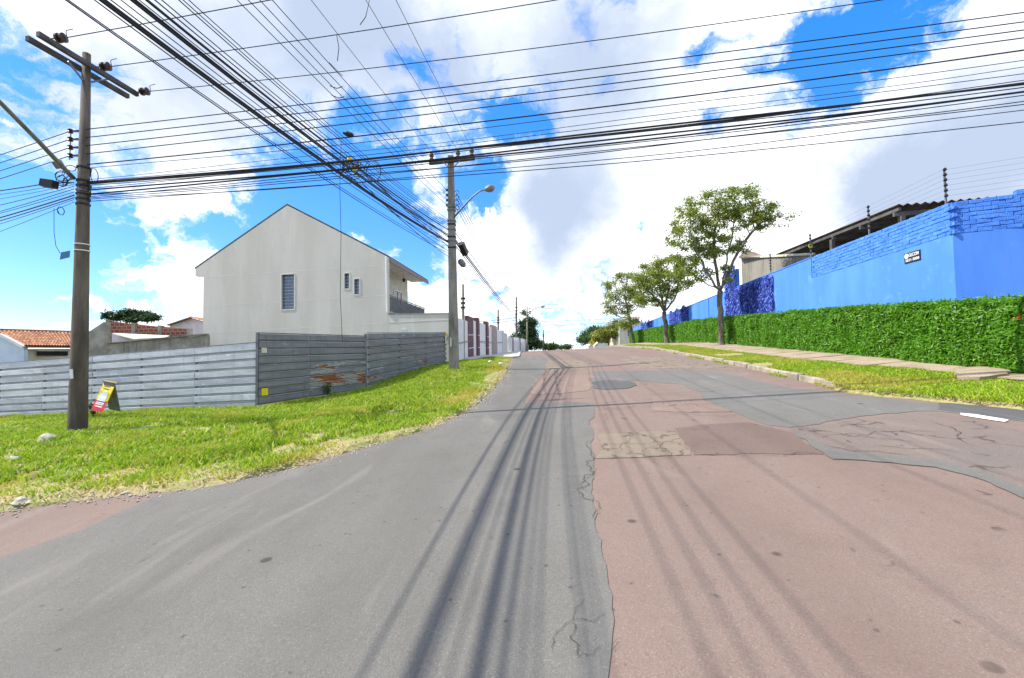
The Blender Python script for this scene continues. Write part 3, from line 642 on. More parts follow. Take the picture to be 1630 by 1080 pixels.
def hoarding(root, A, B, z0a, z0b, z1a, z1b, cols, nb, nvec, pick):
    A, B = Vector((A[0], A[1], 0)), Vector((B[0], B[1], 0))
    for ci in range(len(cols) - 1):
        for b in range(nb):
            c0, c1 = cols[ci], cols[ci + 1]; g = .004 / (B - A).length
            def pt(u, k):
                p = A.lerp(B, u); lo = z0a + (z0b - z0a) * u; hi = z1a + (z1b - z1a) * u; return Vector((p.x, p.y, lo + (hi - lo) * k / nb))
            j = Vector(nvec) * random.uniform(-.008, .008)
            me = panel_mesh('steel_panel', pt(c0 + g, b + .01) + j, pt(c1 - g, b + .01) + j, pt(c0 + g, b + .985) + j, pt(c1 - g, b + .985) + j, nvec)
            link('steel_panel', me, pick(ci, b), root)
def nrm_to(A, B):
    d = Vector((B[0] - A[0], B[1] - A[1], 0)).normalized(); return Vector((d.y, -d.x, 0))
# light hoarding, side street
fl = thing('steel_hoarding', (FL1.x, FL1.y, H(FL1.x, FL1.y)), 'long light grey corrugated steel hoarding behind the left concrete pole', 'hoarding')
nl = nrm_to(FL0, FL1)
zt0, zt1 = at(-60, 584, 17.2).z, at(409, 546, 13.7).z
def frac(px):
    # where the sight line at px meets the hoarding line, as a fraction of its length
    d = ray(px, 620); k = d.x / d.y; A, B = FL0, FL1; return (A.x - k * A.y) / ((A.x - k * A.y) - (B.x - k * B.y))
colsL = [0, frac(-5), frac(67), frac(146), frac(221), frac(309), 1]
hoarding(fl, FL0, FL1, FL0.z - .05, FL1.z - .05, zt0, zt1, colsL, 8, nl, lambda c, b: M_m1r if (c, b) in ((4, 1), (5, 5)) else random.choice([M_m1, M_m1, M_m1b]))
for px in (-5, 67, 146, 221, 309, 405):
    u = frac(px); p = FL0.lerp(FL1, u) - nl * .075; MB().box((p.x, p.y, (FL0.z + (zt1 if u > .5 else zt0)) / 2 - .1), (.05, .05, 2.1)).build('post', M_steel, fl)
MB().bar(Vector((FL0.x, FL0.y, zt0 + .015)) - nl * .03, Vector((FL1.x, FL1.y, zt1 + .015)) - nl * .03, .06, .03).build('top_rail', M_steel, fl)
# gate leaf
gt = thing('steel_gate', (GA0.x, GA0.y, H(GA0.x, GA0.y)), 'tall dark grey steel gate leaf with brown rust streaks', 'gate')
ng = nrm_to(GA0, GA1); zg0, zg1 = at(412, 531, 13.5).z, at(583, 536, 17.2).z
def pickg(c, b):
    if c == 1: return {2: M_m2r, 1: M_m2r, 3: M_m2q, 4: M_m2q, 0: M_m2s}.get(b, M_m2)
    return M_m2 if b > 2 else M_m2
hoarding(gt, GA0, GA1, GA0.z + .02, GA1.z + .04, zg0, zg1, [0, .42, 1], 9, ng, pickg)
MB().bar(Vector((GA0.x, GA0.y, zg0 + .018)) - ng * .03, Vector((GA1.x, GA1.y, zg1 + .018)) - ng * .03, .06, .035).build('top_rail', M_steel, gt)
for q, (zb, zt), nm in ((GA0 - ng * .08, (GA0.z - .3, zg0 + .03), 'gate_post'), (GA1 - ng * .03, (GA1.z - .3, zg1 + .10), 'gate_post')):
    MB().box((q.x, q.y, (zb + zt) / 2), (.08, .08, zt - zb)).build(nm, M_steel, gt)
MB().bar(GA0 + ng * .012 + Vector((.08, .11, .00)), GA0.lerp(GA1, .42) + ng * .012 + Vector((0, 0, .03)), .012, .05).build('yellow_strip', M_yellow, gt)
def plate(name, px, py, w, h, A, B, nv, mat, parent, off=.02):
    d = ray(px, py); n = Vector(nv); p0 = Vector((A[0], A[1], 0)); t = (p0 - Vector((0, 0, EYE))).dot(n) / d.dot(n); p = Vector((0, 0, EYE)) + d * t + n * off
    ux = Vector((B[0] - A[0], B[1] - A[1], 0)).normalized(); Mx = Matrix((ux, -n, Vector((0, 0, 1)))).transposed()
    return MB().box(p, (w, .012, h), Mx).build(name, mat, parent), p, Mx
plate('white_tag', 420, 558, .17, .16, GA0, GA1, ng, M_cream, gt)
plate('yellow_tag', 421, 624, .20, .22, GA0, GA1, ng, M_yellow, gt)
# dark hoarding along the street
fr = thing('steel_hoarding', (GA1.x, GA1.y, H(GA1.x, GA1.y)), 'dull grey scuffed steel hoarding running from the gate to the house wall', 'hoarding')
FA = GA1 + Vector((.05, .12, 0)); nr = nrm_to(FA, FR1); zr0, zr1 = at(585, 531, 17.3).z, at(711, 530, 24.3).z
hoarding(fr, FA, FR1, FA.z - .1, FR1.z - .15, zr0, zr1, [0, .16, .34, .52, .68, .84, 1], 8, nr, lambda c, b: M_m2q if (c, b) in ((4, 6), (4, 5), (0, 1), (3, 2)) else random.choice([M_m2, M_m2s, M_m2s]))
MB().bar(Vector((FA.x, FA.y, zr0 + .015)) - nr * .03, Vector((FR1.x, FR1.y, zr1 + .015)) - nr * .03, .06, .03).build('top_rail', M_steel, fr)
for u in (0.02, .34, .68, .99):
    p = FA.lerp(FR1, u) - nr * .08; MB().box((p.x, p.y, p.z + .85), (.05, .05, 2.1)).build('post', M_steel, fr)
# warning sign on its far end
sg = thing('warning_sign', FR1, 'small yellow and white printed sign at the far end of the dull hoarding', 'sign')
o, p, Mx = plate('board', 711, 540, .52, .58, FA, FR1, nr, M_yellow, sg, .03)
def on_board(parent, p, Mx, name, cx, cz, w, h, mat, off=.009, ang=0):
    return MB().box(Vector(p) + Mx @ Vector((cx, -off, cz)), (w, .004, h), Mx @ Matrix.Rotation(ang, 3, 'Y')).build(name, mat, parent)
on_board(sg, p, Mx, 'white_field', -.06, -.06, .38, .38, M_white); on_board(sg, p, Mx, 'red_emblem', .13, .03, .17, .17, M_red, .013)
on_board(sg, p, Mx, 'blue_stripe', -.09, -.02, .30, .06, M_bluetag, .013, -.9)
# A-frame sign
ax_, ay_ = gnd(172, 668); ar = thing('folding_sign', (ax_, ay_, H(ax_, ay_)), 'yellow and red folding advertising board standing against the light hoarding', 'sign')
c0 = at(170, 648, 13.35); ux = (FL1 - FL0); ux.z = 0; ux.normalize(); n_ = -nl * -1
tilt = .30; top = Vector((c0.x + .14, c0.y, c0.z + .60)); up = Vector((.16, .10, 1)).normalized()
upf = (Vector((0, 0, 1)) * math.cos(tilt) - nl * math.sin(tilt) + ux * .14).normalized(); sx = ux; nf = sx.cross(upf).normalized()
if nf.dot(nl) < 0: nf = -nf
sx2 = upf.cross(nf).normalized(); sx2 = sx2 if sx2.dot(ux) > 0 else -sx2
Mf = Matrix((sx2, -nf, upf)).transposed(); pc = c0 + nl * .15 + ux * .10 + Vector((0, 0, .33))
MB().box(pc, (.50, .02, .92), Mf).build('front_board', M_yellow, ar)
on_board(ar, pc, Mf, 'red_field', 0, -.29, .49, .33, M_red, .012); on_board(ar, pc, Mf, 'white_disc', 0, -.10, .34, .22, M_white, .015)
m = MB(); cc = pc + Mf @ Vector((0, -.0155, .0)); m.lathe(cc, nf, [(0, .17), (.004, .17)], 20); m.build('white_arch', M_white, ar)
for k, zz in enumerate((-.16, -.24, -.31)): on_board(ar, pc, Mf, 'text_line', 0, zz, .36 - .03 * k, .03, M_white if k else M_purple, .019)
for k, (zz, w_) in enumerate(((.30, .28), (.22, .22))): on_board(ar, pc, Mf, 'text_line', -.02, zz, w_, .025, M_purple, .013)
upb = (Vector((0, 0, 1)) * math.cos(.25) + nl * math.sin(-.25) * -1).normalized()
pb = pc - nl * .18 + sx2 * .06; MB().box(pb, (.50, .02, .92), Matrix((sx2, -nl, (Vector((0, 0, 1)) + nl * .28 + ux * .14).normalized())).transposed()).build('back_board', M_steel, ar)

# ------------------------------------------------------------------ the gabled house
def hit(px, py, P0, n):
    d = ray(px, py); o = Vector((0, 0, EYE)); t = (Vector(P0) - o).dot(n) / d.dot(n); return o + d * t
GP = at(617, 408, 25.0); ga = Vector((-6, 1, 0)).normalized(); gn = Vector((-1, -6, 0)).normalized(); gu = Vector((.09, 1, 0)).normalized()
def gpl(px, py): return hit(px, py, GP, gn)
zb = H(GP.x, GP.y) - .6
hs = thing('gabled_house', (GP.x - 6, GP.y + 4, zb), 'large grey rendered gabled house with balcony behind the hoarding', 'house')
A_, Rg, L_ = gpl(617, 409), gpl(457, 327), gpl(311, 428)
Lb = gpl(311, 440); Li = gpl(324, 440)
def rect(px0, py0, px1, py1):
    a, c = gpl(px0, py0), gpl(px1, py1); b, d = Vector((c.x, c.y, a.z)), Vector((a.x, a.y, c.z)); return [a, b, c, d]
wins = [rect(447.5, 437, 469, 493), rect(547.5, 435, 557, 460.5), rect(563, 444, 573, 469.5)]
out = [Vector((A_.x, A_.y, zb)), A_, Rg, L_, Lb, Li, Vector((Li.x, Li.y, zb))]
wall = link('wall', poly_slab(out, -gn * .22, wins), M_stucco, hs)
for k, w in enumerate(wins):
    a, b, c, d = w; nc, nr_ = ((5, 11) if k == 0 else (2, 5))
    fr_ = MB(); e = .05
    for p, q in ((a, b), (b, c), (c, d), (d, a)): fr_.bar(p + gn * .004, q + gn * .004, .03, .07, up=gn.cross((q - p).normalized()))
    wo_ = fr_.build('window', M_line, hs)
    inn = -gn * .17
    MB().hexa([d + inn, c + inn, c + inn - gn * .03, d + inn - gn * .03, a + inn, b + inn, b + inn - gn * .03, a + inn - gn * .03]).build('joints', M_joint, wo_)
    gb = MB()
    for i in range(nc):
        for j in range(nr_):
            u0, u1, v0, v1 = (i + .09) / nc, (i + .91) / nc, (j + .09) / nr_, (j + .91) / nr_
            def q(u, v): return (a.lerp(b, u)).lerp(d.lerp(c, u), v) + inn
            f = gn * (.022 + random.uniform(0, .006)); gb.hexa([q(u0, v1), q(u1, v1), q(u1, v1) + f, q(u0, v1) + f, q(u0, v0), q(u1, v0), q(u1, v0) + f, q(u0, v0) + f])
    tag(gb.build('glass_blocks', M_gblock, wo_), kind='stuff')
for (x0, y0), (x1, y1) in (((325, 441.5), (445, 433.2)), ((445, 433.2), (616, 421.5)), ((325, 487), (446, 480.3)), ((471, 479), (617, 470)), ((325, 531), (617, 514))):
    a, b = gpl(x0, y0) - gn * .002, gpl(x1, y1) - gn * .002; MB().bar(a, b, .010, .03).build('render_joint', M_line, hs)
# roof: two sheets over the gable line, ridge parallel to the street
LEN = 8.2
def roofsheet(p, q, nm, ext):
    d = (q - p).normalized(); up_ = Vector((0, 0, 1)); a, b = p + up_ * .03, q + d * ext + up_ * (.03 + d.z * 0)
    f = gn * .006; back = gu * LEN
    MB().hexa([a + f, b + f, b + back, a + back, a + f + up_ * .07, b + f + up_ * .07, b + back + up_ * .07, a + back + up_ * .07]).build(nm, M_roofdark, hs)
roofsheet(Rg, A_, 'roof', .0); roofsheet(Rg, L_, 'roof', .05)
dR = (A_ - Rg).normalized()
# balcony side: the street wall is set back behind the balcony
sb = A_ + ga * 1.35; zs = A_.z + .05
sw0 = Vector((sb.x, sb.y, zb)) + gu * .3; sw1 = sw0 + gu * 6.9
wst = MB(); wst.hexa([sw0, sw1, sw1 + ga * .2, sw0 + ga * .2] + [p + Vector((0, 0, zs + .6 - zb)) for p in (sw0, sw1, sw1 + ga * .2, sw0 + ga * .2)]); wst.build('street_wall', M_cream, hs)
bk = MB(); p0 = Vector((Li.x, Li.y, zb)) + gu * (LEN - .3); p1 = sw1 + gu * 0; bk.hexa([p0, p1, p1 + gu * .2, p0 + gu * .2] + [p + Vector((0, 0, A_.z - zb)) for p in (p0, p1, p1 + gu * .2, p0 + gu * .2)]); bk.build('rear_wall', M_stucco, hs)
lw = MB(); p0 = Vector((Li.x, Li.y, zb)) - gn * .23; p1 = p0 + gu * (LEN - .6); lw.hexa([p0, p1, p1 - ga * .2, p0 - ga * .2] + [p + Vector((0, 0, Li.z - zb)) for p in (p0, p1, p1 - ga * .2, p0 - ga * .2)]); lw.build('side_wall', M_stucco, hs)
sof = MB(); q0 = A_ - gn * .24 + Vector((0, 0, -.04)); sof.hexa([q0 + ga * 1.35, q0, q0 + gu * (LEN - .25), q0 + ga * 1.35 + gu * (LEN - .25)] + [p + Vector((0, 0, .05)) for p in (q0 + ga * 1.35, q0, q0 + gu * (LEN - .25), q0 + ga * 1.35 + gu * (LEN - .25))]); sof.build('soffit', M_white, hs)
fas = MB(); e0 = A_ - gn * .23 + Vector((0, 0, -.02)); fas.hexa([e0 + Vector((0, 0, -.22)), e0 + gu * (LEN - .2) + Vector((0, 0, -.22)), e0 + gu * (LEN - .2) - ga * .05 + Vector((0, 0, -.22)), e0 - ga * .05 + Vector((0, 0, -.22))] + [p + Vector((0, 0, .24)) for p in (e0 + Vector((0, 0, -.22)) + Vector((0,0,.0)), e0 + gu * (LEN - .2) + Vector((0, 0, -.22)), e0 + gu * (LEN - .2) - ga * .05 + Vector((0, 0, -.22)), e0 - ga * .05 + Vector((0, 0, -.22)))]); fas.build('fascia', M_fascia, hs)
zf = gpl(618, 497).z                                           # balcony floor
bs = Vector((A_.x, A_.y, zf)) - gn * .24
MB().hexa([bs + ga * 1.35 + Vector((0, 0, -.3)), bs + Vector((0, 0, -.3)), bs + gu * 7.2 + Vector((0, 0, -.3)), bs + ga * 1.35 + gu * 7.2 + Vector((0, 0, -.3)), bs + ga * 1.35, bs, bs + gu * 7.2, bs + ga * 1.35 + gu * 7.2]).build('balcony_slab', M_fascia, hs)
rl = MB(); r0 = bs + ga * .06; rl.bar(r0 + Vector((0, 0, 1.02)), r0 + gu * 7.15 + Vector((0, 0, 1.02)), .06, .05); rail = rl.build('balcony_railing', M_steel, hs)
for k in range(8): MB().box(r0 + gu * (.08 + k * 1.0) + Vector((0, 0, .51)), (.05, .05, 1.0)).build('post', M_steel, rail)
bl = MB()
for k in range(84): bl.box(r0 + gu * (.1 + k * .084) + Vector((0, 0, .52)), (.02, .03, .86))
tag(bl.build('balusters', M_steel, rail), kind='stuff')
for s0, s1, z0, z1, nm in ((.15, 1.0, .05, 2.15, 'balcony_door'), (4.2, 5.7, .45, 2.0, 'balcony_window')):
    p0, p1 = Vector((sb.x, sb.y, zf)) + gu * (.3 + s0) - ga * .03, Vector((sb.x, sb.y, zf)) + gu * (.3 + s1) - ga * .03
    fm = MB()
    for a, b in ((p0 + Vector((0,0,z0)), p1 + Vector((0,0,z0))), (p0 + Vector((0,0,z1)), p1 + Vector((0,0,z1))), (p0 + Vector((0,0,z0)), p0 + Vector((0,0,z1))), (p1 + Vector((0,0,z0)), p1 + Vector((0,0,z1))), ((p0 + p1) / 2 + Vector((0,0,z0)), (p0 + p1) / 2 + Vector((0,0,z1)))): fm.bar(a, b, .09, .09)
    fo = fm.build(nm, M_white, hs)
    MB().hexa([p0 + Vector((0,0,z0)), p1 + Vector((0,0,z0)), p1 + ga * .02 + Vector((0,0,z0)), p0 + ga * .02 + Vector((0,0,z0)), p0 + Vector((0,0,z1)), p1 + Vector((0,0,z1)), p1 + ga * .02 + Vector((0,0,z1)), p0 + ga * .02 + Vector((0,0,z1))]).build('pane', M_glass, fo)
for s0 in (1.6, 4.6):
    c = Vector((A_.x, A_.y, A_.z - .05)) + ga * .65 + gu * s0; m = MB(); m.tube([c, c + Vector((0, 0, -.35))], .012, 6); m.lathe(c + Vector((0, 0, -.35)), (0, 0, -1), [(0, .03), (.05, .11), (.22, .07), (.28, .02)], 8); m.build('hanging_lantern', M_black, hs)
MB().tube([A_ + gn * .05 + ga * .05, Vector((A_.x, A_.y, zf)) + gn * .05 + ga * .02], .05, 8).build('downpipe', M_white, hs)
# boundary wall from the house to the street
E1 = gpl(714, 500); zl = gpl(617, 501).z
bw = thing('boundary_wall', (E1.x, E1.y, zb), 'grey rendered lot wall between the gabled house and the street', 'wall')
ew = [Vector((A_.x, A_.y, zb)) - ga * .01, Vector((A_.x, A_.y, zl)) - ga * .01, Vector((E1.x, E1.y, E1.z)), Vector((E1.x, E1.y, zb))]
link('wall_face', poly_slab(ew, -gn * .2), M_stucco, bw)
a, b = gpl(619, 514) + gn * .004, gpl(713, 509.5) + gn * .004; MB().bar(a, b, .012, .03).build('render_joint', M_line, bw)
MB().bar(ew[1] + Vector((0, 0, .03)) - gn * .1, ew[2] + Vector((0, 0, .03)) - gn * .1, .26, .05).build('coping', M_rough, bw)
MB().box(gpl(643, 527) + gn * .02, (.35, .03, .2)).build('white_meter_box', M_white, bw)
pr = MB(); pr.box(E1 + Vector((.14, .12, -.9)), (.22, .3, 2.2)); pr.build('end_pillar', M_fascia, bw)
# street wall of the next lot: white panels with maroon posts
SW = thing('street_wall', (E1.x + .3, E1.y + 1, H(E1.x + .3, E1.y + 1)), 'white street wall with maroon posts beyond the nearer street pole', 'wall')
def swx(y): return E1.x + .25 + T * (y - E1.y) * 1.08
segs = [(25.6, 28.0, M_white, .0, 2.55), (28.0, 29.6, M_maroon, .03, 2.75), (29.6, 30.6, M_white, 0, 2.5), (30.6, 31.3, M_maroon, .12, 2.75), (31.3, 34.2, M_white, 0, 2.5), (34.2, 35.0, M_maroon, .12, 2.7), (35.0, 37.0, M_white, 0, 2.4), (37.0, 39.6, M_taupe, .05, 2.6), (39.6, 43.0, M_white, 0, 2.3), (43.0, 44.0, M_ltblue, .06, 2.3), (44.0, 47, M_cream, 0, 2.1)]
for y0, y1, m_, pd, hh in segs:
    a, b = Vector((swx(y0), y0, H(swx(y0), y0) - .2)), Vector((swx(y1), y1, H(swx(y1), y1) - .2)); z1_ = H(swx(y0), y0) + hh; o_ = Vector((pd, 0, 0))
    pn = MB().hexa([a + o_, b + o_, b + Vector((-.18, 0, 0)), a + Vector((-.18, 0, 0)), Vector((*(a + o_).xy, z1_)), Vector((*(b + o_).xy, z1_)), Vector((b.x - .18, b.y, z1_)), Vector((a.x - .18, a.y, z1_))]).build('wall_panel' if m_ is not M_maroon else 'post', m_, SW)
    if m_ is M_white and y1 - y0 > 1.5:
        MB().bar(Vector((a.x + .03, y0 + .1, a.z + 1.3)), Vector((b.x + .03, y1 - .1, b.z + 1.3)), .04, .06).build('rail', M_taupe, SW)
    if m_ is M_maroon:
        for k in (.33, .66): MB().bar(Vector((a.x + pd + .012, y0 + .05, a.z + 2.6 * k)), Vector((b.x + pd + .012, y1 - .05, b.z + 2.6 * k)), .02, .05).build('band', M_white, SW)
# low white wall and gate further up the street
LW = thing('garden_wall', (.1, 50, H(.1, 50)), 'low white garden wall far up the left side of the street', 'wall')
for k in range(9):
    y0, y1 = 47.3 + k * 2.6, 47.3 + k * 2.6 + 2.5; x0, x1 = swx(y0) + .15, swx(y1) + .15; z0, z1 = H(x0, y0) - .2, H(x1, y1) - .2; h_ = 1.75 - k * .05
    MB().hexa([(x0, y0, z0), (x1, y1, z1), (x1 - .2, y1, z1), (x0 - .2, y0, z0), (x0, y0, z0 + h_), (x1, y1, z1 + h_), (x1 - .2, y1, z1 + h_), (x0 - .2, y0, z0 + h_)]).build('wall_panel', M_white, LW)
    MB().box((x0 + .02, y0 - .05, z0 + .95), (.3, .16, 2.05)).build('pillar', M_taupe if k % 3 == 1 else M_white, LW)

# ------------------------------------------------------------------ roofs and walls beyond the light hoarding
def wall_quad(name, pts, Y, mat, parent, th=.2, zlow=None):
    P = [at(px, py, Y) for px, py in pts]
    return link(name, poly_slab(P, Vector((0, th, 0))), mat, parent)
TileM = NT('clay_tiles', .85); rnd = TileM.geo.outputs['Random Per Island']; c = TileM.mix(TileM.rng(rnd, 0, 1), (.20, .065, .026), (.38, .15, .066)); c = TileM.mix(TileM.rng(TileM.noise(2, 5), .5, .7), c, (.42, .26, .15)); TileM.color(c).bump(TileM.noise(20, 4), .5, .02); M_tile = TileM.m
def tile_roof(name, a, b, c, d, ncol, nrow, parent):
    """barrel tiles: a-b eave, d-c ridge"""
    a, b, c, d = map(Vector, (a, b, c, d)); V, Fc = [], []; nrm_ = (b - a).cross(d - a).normalized()
    if nrm_.z < 0: nrm_ = -nrm_
    for i in range(ncol):
        for j in range(nrow):
            u0, u1, v0, v1 = i / ncol, (i + 1) / ncol, j / nrow - .015, (j + 1) / nrow + .02; base = len(V); lift = .03
            for v, lf in ((v0, lift), (v1, 0)):
                for k in range(5):
                    u = u0 + (u1 - u0) * k / 4; hgt = math.sin(math.pi * k / 4) * .075 + lf
                    p = a.lerp(b, u).lerp(d.lerp(c, u), v) + nrm_ * hgt; V.append(tuple(p))
            for k in range(4): Fc.append((base + k, base + k + 1, base + 6 + k, base + 5 + k))
    o = link(name, np_mesh(name, V, Fc, 4), M_tile, parent); return tag(o, kind='stuff')
lh = thing('tiled_house', (-26, 27, H(-26, 27)), 'small white house with orange clay tile roof at the left edge', 'house')
g1 = at(-90, 560, 24.0)
wall_quad('wall', [(-120, 640), (-120, 528), (2, 533), (38, 552), (38, 640)], 24.0, M_ltblue, lh)
Pw = [at(36, 553, 24.2), at(150, 553, 27.5)]
lo = MB(); a, b = Pw; a2, b2 = Vector((a.x, a.y, H(a.x, a.y) - .3)), Vector((b.x, b.y, H(b.x, b.y) - .3)); th = Vector((-.1, .25, 0))
lo.hexa([a2, b2, b2 + th, a2 + th, a - Vector((0, 0, .1)), b - Vector((0, 0, .1)), b + th - Vector((0, 0, .1)), a + th - Vector((0, 0, .1))]); lo.build('street_wall', M_cream, lh)
ov = (at(60, 563, 24.7), at(108, 563, 26.2)); vn = MB(); vn.bar(ov[0] + Vector((.02, -.04, 0)), ov[1] + Vector((.02, -.04, 0)), .06, .26); vw = vn.build('window', M_dark_in, lh)
vn = MB(); vn.bar(ov[0] + Vector((.02, -.05, .16)), ov[1] + Vector((.02, -.05, .16)), .1, .06); vn.build('sill', M_cream, vw)
e0, e1, r1, r0 = at(38, 551, 23.9), at(150, 552, 27.3), at(150, 531, 31.5), at(-4, 527, 27.0)
tile_roof('roof_tiles', e0, e1, r1, r0, 26, 9, lh)
rb = MB(); rb.hexa([e0 - Vector((0,0,.10)), e1 - Vector((0,0,.10)), r1 - Vector((0,0,.10)), r0 - Vector((0,0,.10)), e0 - Vector((0,0,.02)), e1 - Vector((0,0,.02)), r1 - Vector((0,0,.02)), r0 - Vector((0,0,.02))]); rb.build('roof_deck', M_wood, lh)
rg_ = MB(); rg_.tube([r0 + Vector((0,0,.05)), r1 + Vector((0,0,.05))], .1, 8); rg_.build('ridge', M_wood, lh)
vb = MB(); vb.bar(at(0, 533, 23.9), at(38, 553, 23.9), .12, .14); vb.build('verge_board', M_white, lh)
rw = thing('rendered_wall', (-21, 23, H(-21, 23)), 'rough stained yard wall between the tiled house and the gabled house', 'wall')
wall_quad('wall_face', [(128, 640), (128, 537), (165, 513), (171, 513), (171, 548), (240, 542), (300, 537), (330, 533), (330, 640)], 23.5, M_rough, rw)
MB().bar(at(171, 547, 23.5), at(330, 532, 23.5), .26, .05).build('coping', M_rough, rw)
BR = NT('red_brickwork', .92); bt = BR.n('ShaderNodeTexBrick'); bt.inputs['Scale'].default_value = 1.0; bt.inputs['Brick Width'].default_value = .30; bt.inputs['Row Height'].default_value = .20; bt.inputs['Mortar Size'].default_value = .022
bt.inputs['Color1'].default_value = (.30, .085, .045, 1); bt.inputs['Color2'].default_value = (.22, .055, .032, 1); bt.inputs['Mortar'].default_value = (.30, .24, .19, 1)
cx = BR.n('ShaderNodeSeparateXYZ'); cy = BR.n('ShaderNodeCombineXYZ'); BR.l(BR.pos, cx.inputs[0]); BR.l(cx.outputs[0], cy.inputs[0]); BR.l(cx.outputs[2], cy.inputs[1]); BR.l(cy.outputs[0], bt.inputs['Vector']); BR.color(bt.outputs[0]).bump(bt.outputs[1], .6, -.02); M_brick = BR.m
bwl = thing('brick_wall', (-24, 27, H(-24, 27)), 'unplastered red brick wall with concrete posts behind the rough yard wall', 'wall')
for x0, x1, ya, yb, yc, yd in ((173, 209, 511, 516, 560, 560), (214, 251, 516, 520, 560, 560), (256, 297, 520, 524, 560, 560)):
    wall_quad('brick_panel', [(x0, yc), (x0, ya), (x1, yb), (x1, yd)], 27.0, M_brick, bwl, .15)
for x0, x1, ya in ((168, 174, 509), (209, 215, 514), (251, 256.5, 518), (297, 302, 523)):
    wall_quad('concrete_post', [(x0, 565), (x0, ya), (x1, ya + .5), (x1, 565)], 26.95, M_rough, bwl, .25)
ln = thing('lean_to', (-23, 25, H(-23, 25)), 'cream sheet lean-to roof in front of the red brick wall', 'roof')
a, b, c, d = at(180, 532, 26.5), at(270, 536, 26.5), at(262, 539, 24.2), at(214, 541, 24.2)
MB().hexa([a, b, c, d] + [p + Vector((0, 0, .06)) for p in (a, b, c, d)]).build('roof_sheet', M_cream, ln)
wall_quad('end_wall', [(178, 560), (178, 531), (216, 541), (216, 560)], 26.0, M_pink, ln, .1)
ph = thing('pink_house', (-24, 36, H(-24, 36)), 'pale pink gabled house with tiled roof beside the gabled house', 'house')
wall_quad('wall', [(270, 560), (270, 518), (304, 507), (335, 515), (335, 560)], 34.0, M_pink, ph, .25)
a, b, c, d = at(302, 506, 33.8), at(302, 505, 38), at(345, 512, 38), at(345, 516, 33.8)
tile_roof('roof_tiles', d, c, b, a, 8, 6, ph)
MB().bar(at(268, 518, 33.8), at(304, 506, 33.8), .3, .08).build('verge_board', M_wood, ph)

# ------------------------------------------------------------------ utility poles
def pole_body(root, base, top, r0, r1, mat, n=10):
    return MB().tube([Vector(base) - Vector((0, 0, .4)), Vector(base), Vector(base).lerp(Vector(top), .5), Vector(top)], [r0 * 1.01, r0, (r0 + r1) / 2, r1], n).build('pole', mat, root, True)
PB = at(123.5, 690, 10.4); PB.z = H(PB.x, PB.y); PT = at(138, 86, 10.4)
lp = thing('utility_pole', PB, 'tall dark concrete utility pole on the grass at the left', 'utility pole', 'street utility poles')
pole_body(lp, PB, PT, .185, .08, M_pole, 14)
def pp(px, py, dy=0): return at(px, py, 10.4 + dy)
def on_pole(B, T_, z): t = (z - B.z) / (T_.z - B.z); return B.lerp(T_, t)
for (x0, y0, Y0, x1, y1, Y1) in ((43, 61, 9.32, 204, 154, 11.55), (60, 54, 9.30, 219, 151, 11.5)):
    MB().bar(at(x0, y0, Y0), at(x1, y1, Y1), .09, .11).build('crossarm', M_steelD, lp)
c = pp(140, 128)
MB().bar(pp(132, 128, -.1), at(108, 98, 9.95), .03, .04).build('brace', M_steel, lp); MB().bar(pp(146, 131, .1), at(172, 126, 10.95), .03, .04).build('brace', M_steel, lp)
def suspension(root, a, b):
    a, b = Vector(a), Vector(b); d = (b - a); L = d.length; m = MB(); m.tube([a, b], .015, 6)
    o = m.build('insulator', M_steel, root); m2 = MB()
    for t in (.45, .72): m2.lathe(a + d * t, d, [(-.03, .03), (0, .095), (.05, .10), (.07, .04)], 12)
    m2.build('porcelain_disc', M_ins, o)
MVL = [(at(78, 62, 9.45), at(107, 60, 9.45)), (at(150, 107, 10.4), at(178, 106, 10.4)), (at(212, 147, 11.4), at(240, 145.5, 11.4))]
for a, b in MVL:
    suspension(lp, a, b); MB().tube([b, b + Vector((-.03, 0, .12)), b + Vector((-.02, 0, .16)), b + Vector((.12, 0, .19))], .008, 6).build('jumper', M_wire, lp)
for y in (209, 222, 235, 248):
    z = pp(120, y).z; q = pp(112, y); m = MB(); m.lathe(q + Vector((0, 0, -.05)), (0, 0, 1), [(0, .04), (.02, .06), (.05, .035), (.08, .06), (.10, .04)], 10); io = m.build('spool_insulator', M_ins, lp)
    MB().bar(q, on_pole(PB, PT, z) + Vector((0, 0, -.02)), .02, .04).build('bracket', M_steel, io)
MB().tube([pp(113, 206), pp(111, 255)], .012, 6).build('rack_rod', M_steel, lp)
arm = MB(); arm.tube([pp(117, 284, -.12), pp(108, 275, -.3), at(60, 224, 9.3), at(0, 163, 8.2), at(-40, 128, 7.7), at(-75, 112, 7.4)], [.05, .05, .045, .04, .035, .03], 8); ao = arm.build('lamp_arm', M_steel, lp, True)
MB().lathe(at(-72, 112, 7.45), Vector((-.9, -.3, .05)), [(0, .04), (.1, .09), (.3, .14), (.55, .11), (.68, .03)], 12).build('lamp_head', M_lamp, ao, True)
MB().bar(pp(89, 256, -.5), pp(97, 268, -.4), .13, .13).build('clamp', M_steel, ao)
sp_ = MB(); bx = pp(78, 293, -.25); sp_.box(bx, (.30, .16, .17), Matrix.Rotation(.15, 3, 'Y')); so = sp_.build('splice_box', M_black, lp); MB().tube([bx + Vector((.15, 0, 0)), pp(100, 291, -.1), pp(118, 291)], .014, 6).build('tail', M_wire, so)
def loop(c, r, n=20, sq=1.0, ph=0, tilt=.3):
    return [Vector(c) + Vector((math.cos(ph + 6.283 * k / n * 1.15) * r, math.sin(tilt) * r * math.sin(6.283 * k / n), math.sin(ph + 6.283 * k / n * 1.15) * r * sq)) for k in range(n + 1)]
